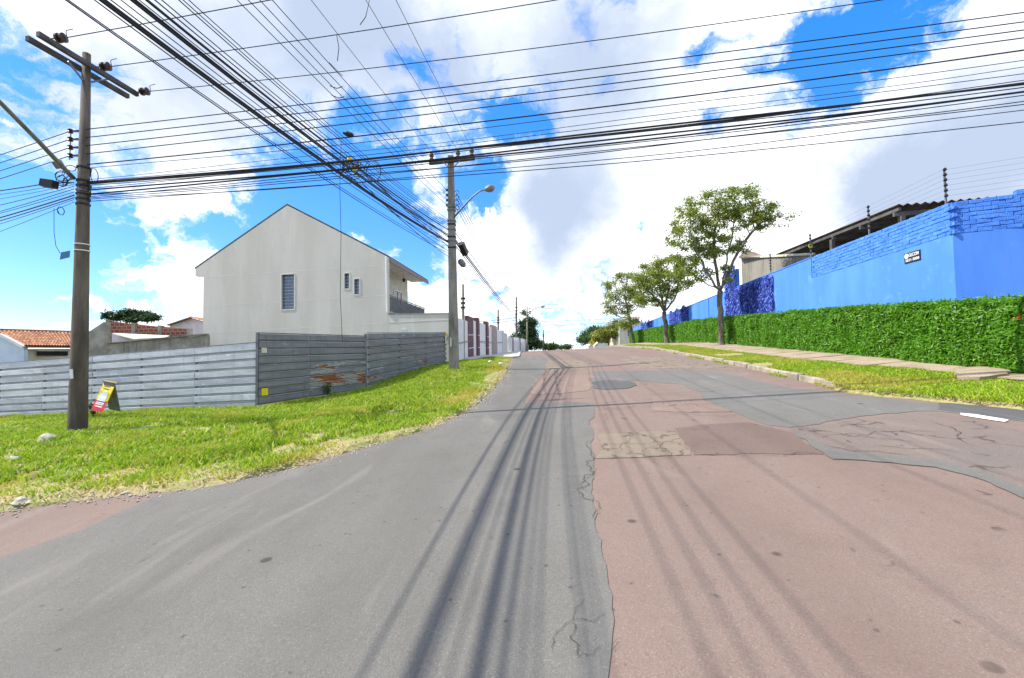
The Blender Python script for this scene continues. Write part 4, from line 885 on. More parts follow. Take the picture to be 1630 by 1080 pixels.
for (px, py, r, sq) in ((100, 282, .14, .8), (98, 288, .10, 1.3), (106, 278, .09, .9), (94, 277, .12, .7), (97, 336, .07, 1.3), (113, 268, .1, .6), (150, 280, .10, 1.6), (104, 290, .08, 1.1), (136, 297, .12, .5)):
    MB().tube(loop(pp(px, py, -.15), r, 18, sq, random.uniform(0, 6)), .009, 5).build('cable_coil', M_wire, lp)
for y in (268, 289, 297, 304, 310, 318, 326):
    z = pp(125, y).z; q = on_pole(PB, PT, z); MB().lathe(q + Vector((0, 0, -.02)), (0, 0, 1), [(0, .14), (.04, .14)], 14).build('band', M_black if y != 304 else M_steel, lp)
for y in (390, 400): 
    q = on_pole(PB, PT, pp(125, y).z); MB().lathe(q + Vector((0, 0, -.012)), (0, 0, 1), [(0, .152), (.024, .152)], 14).build('band', M_white, lp)
MB().hexa([pp(95, 414, -.1), pp(111, 410, -.1), pp(111, 410, -.08), pp(95, 414, -.08), pp(97, 402, -.1), pp(112, 399, -.1), pp(112, 399, -.08), pp(97, 402, -.08)]).build('blue_plate', M_bluetag, lp)
MB().tube([pp(86, 332, -.1), pp(86, 370, -.1), pp(89, 392, -.1), pp(96, 404, -.1)], .006, 5).build('loose_wire', M_wire, lp)
MB().bar(pp(113, 588, -.20), pp(114, 603, -.20), .02, .07).build('torn_sticker', M_white, lp)

CB = at(723, 588, 19.3); CB.z = H(CB.x, CB.y); CT = at(717.5, 249, 19.3)
cp = thing('utility_pole', CB, 'slender concrete utility pole with lamp arm on the far end of the left verge', 'utility pole', 'street utility poles')
cbm = MB(); w0, w1 = .21, .125
cbm.hexa([CB + Vector((x * w0, y * w0 * .8, -.4)) for x, y in ((-1, -1), (1, -1), (1, 1), (-1, 1))] + [CT + Vector((x * w1, y * w1 * .8, 0)) for x, y in ((-1, -1), (1, -1), (1, 1), (-1, 1))]); cbm.build('pole', M_pole2, cp)
MB().bar(at(683, 260, 19.15), at(756, 252, 19.15), .12, .16).build('crossarm', M_pole, cp)
for x, y in ((687, 254), (729, 250), (751, 247)):
    q = at(x, y, 19.15); MB().lathe(q + Vector((0, 0, -.05)), (0, 0, 1), [(0, .05), (.06, .10), (.12, .06), (.20, .11), (.30, .07), (.36, .05)], 10).build('insulator', M_ins if False else M_pole, cp)
for x0, y0, x1, y1 in ((705, 258, 715, 268), (732, 256, 721, 268)): MB().bar(at(x0, y0, 19.05), at(x1, y1, 19.05), .03, .04).build('brace', M_steel, cp)
am = MB(); am.tube([at(723, 346, 19.2), at(735, 332, 19.0), at(752, 314, 18.9), at(763, 305, 18.8), at(773, 302, 18.75)], [.045, .04, .035, .032, .03], 8); amo = am.build('lamp_arm', M_steel, cp, True)
MB().lathe(at(771, 302.5, 18.75), Vector((.95, -.05, .18)), [(0, .04), (.06, .10), (.2, .16), (.36, .15), (.46, .05)], 12).build('lamp_head', M_lamp, amo, True)
for y in (303, 311, 319, 327):
    q = at(711.5, y, 19.3); MB().lathe(q + Vector((0, 0, -.05)), (0, 0, 1), [(0, .04), (.03, .06), (.06, .03), (.1, .05)], 8).build('spool_insulator', M_ins, cp)
    MB().tube(loop(at(727, y + 4, 19.3), .11, 14, .9, random.uniform(0, 5)), .012, 5).build('jumper', M_wire, cp)
for y, m_ in ((330, M_steel), (335, M_steel), (352, M_steel), (358, M_black), (366, M_steel), (378, M_black), (384, M_steel), (395, M_black)):
    q = CB.lerp(CT, (at(720, y, 19.3).z - CB.z) / (CT.z - CB.z)); MB().box(q, (.36, .32, .05)).build('band', m_, cp)
bx = at(737, 397, 19.6); MB().bar(at(734, 388, 19.5), at(741, 405, 20.0), .24, .24).build('splice_box', M_black, cp)
MB().lathe(at(731, 414, 19.4), Vector((.4, 0, -.5)), [(0, .08), (.1, .15), (.3, .14), (.4, .05)], 10).build('transformer_can', M_steel, cp)
MB().bar(at(718, 538, 19.08), at(718, 552, 19.08), .24, .02).build('torn_sticker', M_white, cp)
# far poles along the street
def far_pole(px, pyt, pyb, Y, label, mat, r=.13, lamp=False, arm=False):
    b = at(px, pyb, Y); b.z = min(b.z, H(b.x, b.y)); t = at(px, pyt, Y); o = thing('utility_pole', b, label, 'utility pole', 'street utility poles')
    pole_body(o, b, t, r * 1.2, r * .8, mat, 8)
    if arm: MB().bar(t + Vector((-.9, 0, -.4)), t + Vector((.9, 0, -.4)), .1, .12).build('crossarm', mat, o)
    for k in (.8, .74, .68): MB().lathe(b.lerp(t, k), (0, 0, 1), [(0, r * 1.5), (.1, r * 1.5)], 8).build('band', M_black, o)
    if lamp:
        m = MB(); q = b.lerp(t, .8); m.tube([q, q + Vector((.9, 0, .9)), q + Vector((1.6, 0, 1.25)), q + Vector((2.1, 0, 1.3))], .05, 6); mo = m.build('lamp_arm', M_steel, o); MB().lathe(q + Vector((2.05, 0, 1.3)), (1, 0, .1), [(0, .05), (.15, .15), (.45, .16), (.65, .05)], 10).build('lamp_head', M_lamp, mo)
    return b, t
far_pole(737, 453, 566, 27.0, 'short pale pole behind the white and maroon street wall', M_pole2, .10)
far_pole(793, 493, 560, 52, 'thin dark pole above the white garden wall', M_pole, .11)
FB, FT = far_pole(822, 473, 560, 62, 'tall dark pole left of the conifer up the street', M_pole, .13)
far_pole(839, 489, 558, 66, 'pale street lamp pole in front of the conifer', M_pole2, .13, True)
far_pole(865, 526, 558, 85, 'small dark pole right of the conifer near the crest', M_pole, .13)
far_pole(881, 543, 557, 100, 'shortest dark pole at the crest of the road', M_pole, .14)
far_pole(942, 530, 557, 80, 'thin pole above the yellow road sign at the crest', M_pole2, .07)

# ------------------------------------------------------------------ overhead lines
def parabola(A, B, ext0, ext1, curv, n=28):
    """a wire through A and B hanging with a given curvature, carried on beyond them by the fractions ext0 / ext1"""
    A, B = Vector(A), Vector(B); L = (B - A).xy.length; pts = []
    for k in range(n + 1):
        t = ext0 + (ext1 - ext0) * k / n; p = A.lerp(B, t); s_ = t * L; p.z += curv * s_ * (s_ - L); pts.append(p)
    return pts
def wire(name, pts, r, label, cat, group, n=5):
    o = MB().tube(pts, r, n).build(name, M_wire); tag(o, label, cat, group); return o
ORD = ['topmost', 'second', 'third', 'fourth', 'fifth', 'sixth', 'seventh', 'eighth', 'ninth', 'tenth', 'eleventh', 'twelfth', 'thirteenth', 'fourteenth', 'fifteenth', 'sixteenth']
# medium-voltage and rack wires across the road, leaving the picture at the right
for k, ((a, b), (px, py, Y)) in enumerate(zip(MVL, ((432, 0, 9.0), (887, 0, 9.3), (1405, 0, 8.9)))):
    B = at(px, py, Y); wire('power_line', parabola(b, B, 0, (36 + 9) / (B.x - b.x), .0016, 34), .010, ['nearest', 'middle', 'farthest'][k] + ' of the three thin lines from the left pole crossarm across the road', 'power line', 'crossarm lines across the road')
names4 = ['topmost', 'second', 'third', 'lowest']
for k, (yl, yr) in enumerate(((209, 20), (222, 35), (235, 48), (248, 60.5))):
    a = pp(112, yl); B = at(1630, yr, 8.1); wire('power_line', parabola(a, B, 0, 1.9, .0006, 40), .011, names4[k] + ' of the four parallel lines from the left pole rack across the road', 'power line', 'rack lines across the road')
    e = at(0, 247 + 12.7 * k, 11.75); wire('power_line', parabola(a, e, 0, 9, .0012), .011, names4[k] + ' of the four rack lines leaving the left pole toward the left', 'power line', 'rack lines to the left')
cross = [(263, 80, .014, 'single thick'), (270, 95, .007, ''), (286, 107, .006, ''), (290, 118, .007, ''), (293, 131, .020, ''), (295, 134, .022, ''), (297, 138, .010, ''), (300, 128, .008, ''), (305, 145, .018, ''), (309, 148, .018, ''), (313, 152, .009, ''), (311, 160, .009, ''), (317, 165, .009, ''), (319, 176, .008, ''), (321, 196, .009, '')]
for k, (yl, yr, r, w) in enumerate(cross):
    a = pp(130, yl); B = at(1630, yr, 8.1 + random.uniform(-.12, .12)); lab = 'single thick cable crossing the road above the cable bundle' if w else f'black cable crossing the road from the left pole, {ORD[k - 1]} of its bundle from above'
    pts = parabola(a, B, 0, 1.9, .0012 + (.0008 if k in (11, 13) else 0), 44)
    if not w:
        f1, f2 = random.uniform(2, 5), random.uniform(0, 6)
        pts = [p + Vector((0, 0, .02 * math.sin(i * f1 * .13 + f2))) for i, p in enumerate(pts)]
    wire('overhead_cable', pts, r, lab, 'cable', 'cables crossing the road' if not w else None)
for k, (y0, ye, r) in enumerate(((285, 304, .016), (291, 310, .008), (294, 317, .007), (297, 327, .010), (301, 337, .010), (306, 340, .009), (311, 347, .018), (315, 352, .014), (318, 357, .008), (322, 369, .007))):
    a = pp(118, y0); e = at(0, ye, 11.9); wire('overhead_cable', parabola(a, e, 0, 9, .0025), r, f'black cable leaving the left pole toward the left edge, {ORD[k]} of ten from above', 'cable', 'cables to the left of the left pole')
# lines along the street, passing overhead
def along(px, py, xt, Yt, r, label, cat, grp, curv=.0035, name='power_line', Ya=19.3, end=-16):
    A = at(px, py, Ya); B = at(xt, 0, Yt); k = (end - A.y) / (B.y - A.y); return wire(name, parabola(A, B, 0, k, curv, 34), r, label, cat, grp)
for k, (px, py, xt) in enumerate(((687, 243, 495), (729, 240, 582), (751, 237, 630))):
    along(px, py, xt, 10.3, .008, ['leftmost', 'middle', 'rightmost'][k] + ' of the three lines on the crossarm of the slender pole', 'power line', 'crossarm lines along the street', .0014)
for k, (py, xt) in enumerate(((303, 433), (311, 413), (319, 395), (327, 377))):
    along(711.5, py, xt, 7.9, .0085, names4[k] + ' of the four rack lines along the street to the slender pole', 'power line', 'rack lines along the street', .0020)
tops = [(104, .010, 408), (108, .008, 404), (150, .009, 396), (160, .024, 391), (166, .022, 389), (176, .009, 386), (192, .008, 383), (209, .022, 380), (215, .016, 378), (221, .008, 374), (233, .022, 371), (246, .010, 368), (257, .009, 365), (284, .009, 362), (291, .008, 359), (300, .008, 355)]
for k, (xt, r, py) in enumerate(tops):
    along(715, py - 4, xt, 5.35 + .006 * (xt - 100), r, f'cable of the overhead street bundle, {(["leftmost"] + ORD[1:])[k]} from the left at the top of the picture', 'cable', 'cable bundle along the street', .0042, 'overhead_cable')
JN = at(565, 268, 10.9)                                         # where both bundles cross and are tied together
for k, (x0, y0, mx, my, x1, y1) in enumerate(((545, 272, 640, 352, 712, 399), (575, 290, 650, 366, 713, 408), (600, 292, 655, 345, 713, 392), (590, 285, 640, 330, 714, 386), (560, 262, 650, 330, 714, 378))):
    a, m_, b = at(x0, y0, 11.2), at(mx, my, 14.6), at(x1, y1, 19.2); pts = [a.lerp(m_, t).lerp(m_.lerp(b, t), t) for t in [i / 16 for i in range(17)]]
    wire('overhead_cable', pts, .012, ['lowest', 'second lowest', 'middle', 'second highest', 'highest'][k] + ' slack cable sagging from the cable knot to the slender pole', 'cable', 'slack cables near the slender pole')
for k in range(7):
    c = at(random.uniform(548, 600), random.uniform(255, 280), 10.8); wire('cable_loop', loop(c, random.uniform(.08, .22), 18, random.uniform(.4, 1), random.uniform(0, 6), .8), .011, 'tangled cable loop at the knot where the bundles cross', 'cable loop', 'loops at the cable knot')
for (x, y, c, lab) in ((554, 259, M_yellow, 'yellow splice sleeve at the upper side of the cable knot'), (563, 274, M_yellow, 'yellow splice sleeve at the lower side of the cable knot')):
    q = at(x, y, 10.8); o = MB().lathe(q, (.3, .1, 1), [(0, .03), (.03, .05), (.13, .05), (.16, .03)], 8).build('splice_sleeve', c); tag(o, lab, 'splice')
q = at(552, 213, 9.6); o = MB().lathe(q, (1, .1, -.3), [(-.08, .03), (0, .06), (.1, .06), (.15, .03)], 8).build('cable_clamp', M_black); tag(o, 'black clamp on the single thick cable above the knot', 'clamp')
dr = at(543, 224, 9.75); dt = at(541, 300, 9.75); db = at(545, 545, 9.8)
wire('drop_cable', [dr, dt, dt.lerp(db, .3) + Vector((.01, 0, 0)), dt.lerp(db, .7) + Vector((-.03, 0, 0)), db], .006, 'thin loose cable hanging straight down in front of the gabled house', 'cable', None)
# jumpers between rack lines
for k, (xa, ya, xb, yb) in enumerate(((573, 40, 588, 0), (536, 57, 537, 97), (524, 100, 545, 121), (525, 137, 545, 138), (528, 152, 548, 154))):
    A, B = at(xa, ya, 9.2), at(xb, yb, 9.1); wire('jumper_wire', [A, A.lerp(B, .4) + Vector((.04, 0, -.05)), A.lerp(B, .7) + Vector((.02, 0, -.03)), B], .009, 'short jumper tying the crossing power lines together', 'wire', 'jumpers between power lines')
# beyond the slender pole, up the street
for k, (y0, xe, ye, r) in enumerate(((383, 822, 503, .03), (387, 822, 506, .034), (392, 822, 509, .02), (372, 822, 499, .018))):
    A = at(726, y0, 19.5); B = at(xe, ye, 61.8); wire('overhead_cable', parabola(A, B, 0, 1, .0006), r, ['second', 'third', 'lowest', 'topmost'][k] + ' thick cable from the slender pole up the street to the tall dark pole', 'cable', 'cables up the street')
for k in range(4):
    A = at(726, 307 + 8 * k, 19.5); B = at(822, 478 + 3 * k, 61.8); wire('power_line', parabola(A, B, 0, 1, .0006), .014, names4[k] + ' of the thin lines from the slender pole up the street', 'power line', 'thin lines up the street')
for k, (y0, y1) in enumerate(((508, 512), (512, 516))):
    wire('overhead_cable', parabola(at(700, y0 + 8, 50), at(822, y1 - 6, 61.8), 0, 1, .002), .03, 'cable crossing behind the white street wall', 'cable', 'cables behind the street wall')
for k, (yl, yr) in enumerate(((476, 484), (482, 486), (503, 505), (510, 512))):
    wire('power_line', parabola(at(845, yl + 10, 66), at(1120, yr - 6, 70), 0, 1, .0006), .022, names4[k] + ' thin line crossing the street far away near the crest', 'power line', 'lines crossing far up the street')
# ------------------------------------------------------------------ blue wall, hedge and shed on the right
WO = 10.1
def wx(y): return WO + T * y
wdir = Vector((T, 1, 0)).normalized(); wn_ = Vector((-1, T, 0)).normalized()            # along the street / out towards it
ZT, ZB2 = at(1522, 322, 11.2).z, at(1529, 373, 11.2).z
CR = Vector((wx(11.2), 11.2, 0)); rdir = Vector((2.1, -1, 0)).normalized(); rn = Vector((-1, -2.1, 0)).normalized()
bwall = thing('blue_wall', (CR.x, CR.y, H(CR.x, CR.y)), 'long bright blue painted wall with a rough brick top behind the hedge', 'wall')
def wallseg(name, a, b, z0, z1, nv, th, mat, parent=bwall, inset=0.0):
    a, b = Vector((a[0], a[1], 0)) - nv * inset, Vector((b[0], b[1], 0)) - nv * inset; t_ = -nv * th
    return MB().hexa([Vector((p.x, p.y, z)) for z in (z0, z1) for p in (a, b, b + t_, a + t_)]).build(name, mat, parent)
SEG = Vector((wx(17.6), 17.6, 0)); FAR = Vector((wx(62), 62, 0)); CE = CR + rdir * 4.5
zlow = 0.4
wallseg('plaster_face', CR, SEG, zlow, ZB2, wn_, .18, M_blue); wallseg('brick_backing', CR, SEG, ZB2, ZT - .01, wn_, .15, M_bbrick, inset=.03)
wallseg('plaster_face', SEG, FAR, zlow, ZT - .012, wn_, .18, M_blue)
wallseg('plaster_face', CR, CE, zlow, ZB2, rn, .18, M_blue); wallseg('brick_backing', CR, CE, ZB2, ZT - .01, rn, .15, M_bbrick, inset=.03)
MB().bar(Vector((SEG.x, SEG.y, ZT)) - wn_ * .08, Vector((FAR.x, FAR.y, ZT)) - wn_ * .08, .2, .035).build('coping', M_blue, bwall)
for k in range(6):                                                                        # plaster pilasters of the far stretch
    y = 30 + k * 5.5
    wallseg('pilaster', (wx(y), y), (wx(y + .25), y + .25), zlow, ZT - .03, wn_, .1, M_blue, inset=-.04)
def brick_mesh(seed, L=.262, h=.098, d=.085):
    rgx = random.Random(seed); bm = bmesh.new(); bmesh.ops.create_cube(bm, size=1)
    for v in bm.verts: v.co = Vector((v.co.x * L + rgx.uniform(-.012, .012), v.co.y * d + rgx.uniform(-.008, .008), v.co.z * h + rgx.uniform(-.010, .010)))
    bmesh.ops.bevel(bm, geom=bm.edges[:], offset=.009, segments=1, affect='EDGES'); me = bpy.data.meshes.new('brick'); bm.to_mesh(me); bm.free(); me.materials.append(M_bbrick); return me
BMs = [brick_mesh(i) for i in range(9)]
def bricks(a, d_, nv, length, parent):
    nb = 8; ch = (ZT - ZB2) / nb
    for j in range(nb):
        x = (.0 if j % 2 else -.13) + .13
        while x < length:
            p = Vector((a.x, a.y, 0)) + d_ * x - nv * (.036 + random.uniform(-.006, .004)); o = bpy.data.objects.new('brick', BMs[random.randrange(9)]); COL.objects.link(o); attach(o, parent)
            Mx = Matrix((d_, -nv, Vector((0, 0, 1)))).transposed().to_4x4()
            o.matrix_basis = Matrix.Translation((p.x, p.y, ZB2 + (j + .5) * ch + random.uniform(-.006, .006))) @ Mx @ Matrix.Rotation(random.uniform(-.035, .035), 4, 'Y') @ Matrix.Rotation(random.uniform(-.04, .04), 4, 'Z'); x += .268
bricks(CR + wdir * .06, wdir, wn_, 6.25, bwall); bricks(CR + rdir * .08, rdir, rn, 2.2, bwall)
for (x, pt) in ((1.35, .11), (1.65, .13), (1.95, .12)):
    p = CR + rdir * x; MB().box((p.x - rn.x * .06, p.y - rn.y * .06, ZT + pt / 2 - .01), (.28, .14, pt), Matrix((rdir, -rn, Vector((0, 0, 1)))).transposed()).build('coping', M_bbrick, bwall)
# sign on the wall
sd = hit(1453, 409, CR, wn_); sgn = thing('wall_sign', sd, 'small black plate with white logo and phone number on the blue wall', 'sign')
Ms = Matrix((-wdir, -wn_, Vector((0, 0, 1)))).transposed()
pc = sd + wn_ * .012; sw_, sh_ = .58, .29
MB().box(pc, (sw_, .016, sh_), Ms).build('plate', M_black, sgn)
def text(body, size, pos, Mx, mat, parent, name='lettering', w=None):
    cu = bpy.data.curves.new(name, 'FONT'); cu.body = body; cu.size = size; cu.align_x = 'CENTER'; cu.align_y = 'CENTER'; cu.extrude = .001; cu.offset = size * .02
    to = bpy.data.objects.new(name, cu); COL.objects.link(to); dg = bpy.context.evaluated_depsgraph_get(); me = bpy.data.meshes.new_from_object(to.evaluated_get(dg)); bpy.data.objects.remove(to)
    xs = [v.co.x for v in me.vertices]; k = (w / (max(xs) - min(xs))) if w else 1
    X = Mx.col[0]; Z = Mx.col[2]; Nn = -Mx.col[1]
    for v in me.vertices: v.co = Vector(pos) + X * (v.co.x * k) + Z * v.co.y + Nn * v.co.z
    me.materials.clear(); return link(name, me, mat, parent)
lx = Ms.col[0] * -1 if False else Ms.col[0]
# reading direction: from the street the far end is at the left
Mt = Matrix((-wdir, -wn_, Vector((0, 0, 1)))).transposed()
MB().lathe(pc + wn_ * .009 + Mt.col[0] * -.20 + Vector((0, 0, .055)), wn_, [(0, .075), (.003, .075)], 18).build('logo_disc', M_white, sgn)
text('GECOM', .13, pc + wn_ * .0095 + Mt.col[0] * .06 + Vector((0, 0, .06)), Mt, M_white, sgn, w=.36)
text('3621-5000', .105, pc + wn_ * .0095 + Vector((0, 0, -.075)), Mt, M_white, sgn, w=.50)
# blue-painted creeper on the wall
def creeper(y0, y1, ztop, n, label, seed):
    rgx = np.random.default_rng(seed); ym = (y0 + y1) / 2; rt = thing('creeper', (wx(ym), ym, H(wx(ym), ym)), label, 'creeper', 'blue creepers on the wall')
    y = rgx.uniform(y0, y1, n); zt = ztop(y); z = rgx.uniform(.8, 1, n) * 0 + 1.6 + (zt - 1.6) * rgx.uniform(0, 1, n) ** .9
    edge = np.minimum(y - y0, y1 - y); keep = edge > .25 * np.abs(np.sin(z * 3.1 + seed)) * rgx.uniform(0, 1, n); y, z = y[keep], z[keep]; n = len(y)
    o_ = rgx.uniform(.02, .09, n); base = np.c_[WO + T * y, y, z] + np.array(wn_)[None] * o_[:, None]
    L = rgx.uniform(.08, .20, n); w = rgx.uniform(.014, .032, n); dn = np.c_[rgx.normal(0, .25, n), rgx.normal(0, .25, n), -np.ones(n)]; dn /= np.linalg.norm(dn, axis=1)[:, None]
    sx_ = np.array(wdir)[None] * w[:, None] + np.array(wn_)[None] * (rgx.normal(0, .6, n) * w)[:, None]
    V = np.stack([base, base + dn * L[:, None] * .5 - sx_, base + dn * L[:, None] + np.array(wn_)[None] * .02, base + dn * L[:, None] * .5 + sx_], 1).reshape(-1, 3)
    o = link('leaves', np_mesh('leaves', V, np.arange(len(V)).reshape(-1, 4), 4), M_ivy, rt); tag(o, kind='stuff')
    st = MB()
    for k in range(int((y1 - y0) * 7)):
        yy = rgx.uniform(y0 + .1, y1 - .1); t = float(ztop(np.array([yy]))[0]); pts = [Vector((wx(yy + .08 * math.sin(q * 3 + k)), yy + .08 * math.sin(q * 3 + k), 1.3 + (t - 1.35) * q / 6)) + Vector(wn_) * .03 for q in range(7)]; st.tube(pts, .018, 4)
    tag(st.build('stems', M_ivy, rt), kind='stuff')
creeper(20.7, 26.9, lambda y: np.where(y > 25.1, ZT + 1.15 + .2 * np.sin(y * 5), ZT + .02 - .1 * np.abs(np.sin(y * 4))), 17000, 'dark blue dried creeper on the wall beside the nearest street tree', 3)
wallseg('pillar', (wx(25.2), 25.2), (wx(26.8), 26.8), zlow, ZT + 1.05, wn_, .18, M_blue, inset=.01)
creeper(34.8, 41, lambda y: ZT + .1 + .15 * np.sin(y * 3), 10000, 'dark blue creeper on the wall behind the second street tree', 5)
creeper(49, 56, lambda y: ZT + .15 + .15 * np.sin(y * 3), 4500, 'dark blue creeper at the far end of the blue wall', 6)
# electric fence posts and wires on the wall top
for k, (y, lab) in enumerate(((11.45, 'electric fence post at the corner of the blue wall, nearest of four'), (14.35, 'second electric fence post from the corner of the blue wall'), (17.75, 'electric fence post with a yellow tag on the blue wall'), (21.2, 'farthest electric fence post on the blue wall, beside the shed cladding'))):
    q = Vector((wx(y), y, ZT)) - wn_ * .09; ep = thing('electric_fence_post', q, lab, 'fence post', 'electric fence posts on the blue wall')
    MB().box(q + Vector((0, 0, .44)), (.035, .035, .98)).build('rod', M_steel, ep)
    for j in range(6): MB().lathe(q + Vector((-.01, -.02, .22 + .14 * j)), (-.6, -.8, .5), [(0, .02), (.03, .045), (.08, .03)], 8).build('insulator', M_black, ep)
    if k == 2: MB().box(q + Vector((-.02, -.03, .5)), (.14, .02, .12)).build('yellow_tag', M_yellow, ep)
for j in range(6):
    z = ZT + .24 + .14 * j; a, b = Vector((wx(11.45), 11.45, z)) - wn_ * .03, Vector((wx(40), 40, z)) - wn_ * .03
    wire('electric_fence_wire', [a, a.lerp(b, .3), a.lerp(b, .6), b], .0022, 'hair-thin electric fence wire strung along the top of the blue wall', 'wire', 'electric fence wires', 4)
    c = CR + rdir * 4.4; wire('electric_fence_wire', [a, Vector((c.x, c.y, z))], .0022, 'hair-thin electric fence wire at the corner face of the blue wall', 'wire', 'electric fence wires at the corner', 4)
# shed roof behind the wall
sh = thing('metal_shed', (17, 21, H(17, 21)), 'open shed with brown corrugated metal roof rising behind the blue wall', 'shed')
rB, rA, rC = at(1428, 333, 16.5), at(1233, 407, 26), at(1504, 326, 16.3)
rB.z += .12; e_ = (rC - rB).normalized(); e_.z = .03; rD = rB + e_ * 9; rE = rA + e_ * 9      # horizontal eave A-B along the street, end B-D facing the corner
NU, NV = 4, 120; V, Fc = [], []
for th_ in (0, .03):
    for i in range(NU + 1):
        for j in range(NV + 1):
            u, v = i / NU, j / NV; p = rB.lerp(rA, u).lerp(rD.lerp(rE, u), v); V.append((p.x, p.y, p.z + .045 * math.sin(j * math.pi / 2) + th_))
S_ = (NU + 1) * (NV + 1)
for i in range(NU):
    for j in range(NV):
        a = i * (NV + 1) + j; q = (a, a + 1, a + NV + 2, a + NV + 1); Fc += [q[::-1], tuple(k + S_ for k in q)]
s = NT('rusty_corrugated', .85); n = s.noise(1.5, 6, .65); s.color(s.mix(s.rng(n, .35, .65), (.10, .075, .055), (.20, .155, .12))).bump(s.noise(20, 4), .4, .02); M_shed = s.m
link('roof_sheet', np_mesh('roof_sheet', V, Fc, 4), M_shed, sh)
for v in (.01, .24, .47, .72, .98): MB().bar(rB.lerp(rD, v) - Vector((0, 0, .13)), rA.lerp(rE, v) - Vector((0, 0, .13)), .08, .12).build('purlin', M_roofdark, sh)
for u in (.02, .22, .42, .62, .82, .99): MB().bar(rB.lerp(rA, u) - Vector((0, 0, .28)), rD.lerp(rE, u) - Vector((0, 0, .28)), .10, .16).build('rafter', M_roofdark, sh)
for p in (rB.lerp(rA, .02).lerp(rD, .03), rB.lerp(rA, .42), rB.lerp(rA, .82), rD.lerp(rE, .02), rD.lerp(rE, .6)): MB().box((p.x, p.y, (p.z + H(p.x, p.y)) / 2 - .2), (.16, .16, p.z - H(p.x, p.y) - .3)).build('post', M_roofdark, sh)
s = NT('cladding', .7, .2); n = s.noise(1.5, 5, .6, s.scaled((1, 1, .3))); s.color(s.mix(s.rng(n, .35, .65), (.22, .20, .155), (.33, .305, .24))); M_clad = s.m
ca, cb_ = at(1180, 412, 27.4), at(1296, 406, 22.4); V, Fc = [], []; N = 110
for k in range(N + 1):
    p = ca.lerp(cb_, k / N); o_ = Vector((.6, .8, 0)) * (.03 if (k // 2) % 2 else 0); V += [(p.x + o_.x, p.y + o_.y, 1.8), (p.x + o_.x, p.y + o_.y, p.z)]
for k in range(N): Fc.append((2 * k, 2 * k + 2, 2 * k + 3, 2 * k + 1))
link('corrugated_cladding', np_mesh('corrugated_cladding', V, Fc, 4), M_clad, sh)
MB().bar(ca + Vector((0, 0, .05)), cb_ + Vector((0, 0, .05)), .15, .12).build('top_beam', M_cream, sh)
r_ = [at(1176, 411, 27.2), at(1218, 411, 25.5), at(1200, 403, 29), at(1182, 404, 30)]
MB().hexa(r_ + [p + Vector((0, 0, .08)) for p in r_]).build('lean_to_roof', M_shed, sh)
dk = MB(); a, b = Vector((rE.x, rE.y, 1)), Vector((rD.x, rD.y, 1)); dk.hexa([a, b, b + Vector((.2, 0, 0)), a + Vector((.2, 0, 0)), a + Vector((0, 0, 4.2)), b + Vector((0, 0, 4.2)), b + Vector((.2, 0, 4.2)), a + Vector((.2, 0, 4.2))]); dk.build('rear_wall', M_rough, sh)

# hedge
HO, HW, HH = 8.92, .95, 1.48
hg = thing('hedge', (HO + T * 20, 20, H(HO + T * 20, 20)), 'long clipped green hedge in front of the blue wall', 'hedge')
def leaves(centers, normals, L, W, rgx, spread=.8):
    n = len(centers); nv = normals + rgx.normal(0, spread, (n, 3)); nv /= np.linalg.norm(nv, axis=1)[:, None]
    t = np.cross(nv, rgx.normal(0, 1, (n, 3))); t /= np.linalg.norm(t, axis=1)[:, None] + 1e-9; b = np.cross(nv, t)
    l = (L * rgx.uniform(.7, 1.3, n))[:, None]; w = (W * rgx.uniform(.7, 1.3, n))[:, None]
    return np.stack([centers - t * l * .5, centers + b * w * .5 + nv * w * .15, centers + t * l * .5 - nv * l * .12, centers - b * w * .5 + nv * w * .15], 1).reshape(-1, 3)
rgx = np.random.default_rng(21); N = 215000
yy = 5.0 + 53 * rgx.uniform(0, 1, N) ** 1.75; which = rgx.uniform(0, 1, N); q = rgx.uniform(0, 1, N)
lump = vnoise(np.c_[yy * 1.0, q * 2.0], 2.6, 60) * .05 + vnoise(np.c_[yy, q * 1.5], 7.0, 61) * .03; topl = vnoise(np.c_[yy, yy * .1], 1.6, 62) * .035 + vnoise(np.c_[yy, yy * .1], 6, 63) * .03
front = which < .66
hx = np.where(front, -lump + rgx.uniform(-.03, .09, N) + .14 * np.clip(q - .88, 0, 1) / .12 * rgx.uniform(.3, 1, N), q * HW); hz = np.where(front, q * (HH + topl), HH + topl + rgx.uniform(-.08, .04, N) + .04 * np.abs(lump))
bx_ = HO + T * yy + hx; C = np.c_[bx_, yy, Hn(HO + T * yy, yy) + .10 + hz]
Nv = np.where(front[:, None], np.array([-.8, -.35, .45]), np.array([-.1, -.1, 1.0]))
sz = .075 + .0011 * (yy - 5); hol = vnoise(np.c_[yy * 1.0, q * 1.5], 5.5, 66) + .5 * vnoise(np.c_[yy * 1.0, q * 1.5], 13, 67); kp = ~(front & (hol > 1.15) & (rgx.uniform(0, 1, N) < .75)); C, Nv, sz = C[kp], Nv[kp], sz[kp]
V = leaves(C, Nv, 1.15 * sz, .42 * sz, rgx, .8)
o = link('foliage', np_mesh('foliage', V, np.arange(len(V)).reshape(-1, 4), 4), M_hedge, hg); tag(o, kind='stuff')
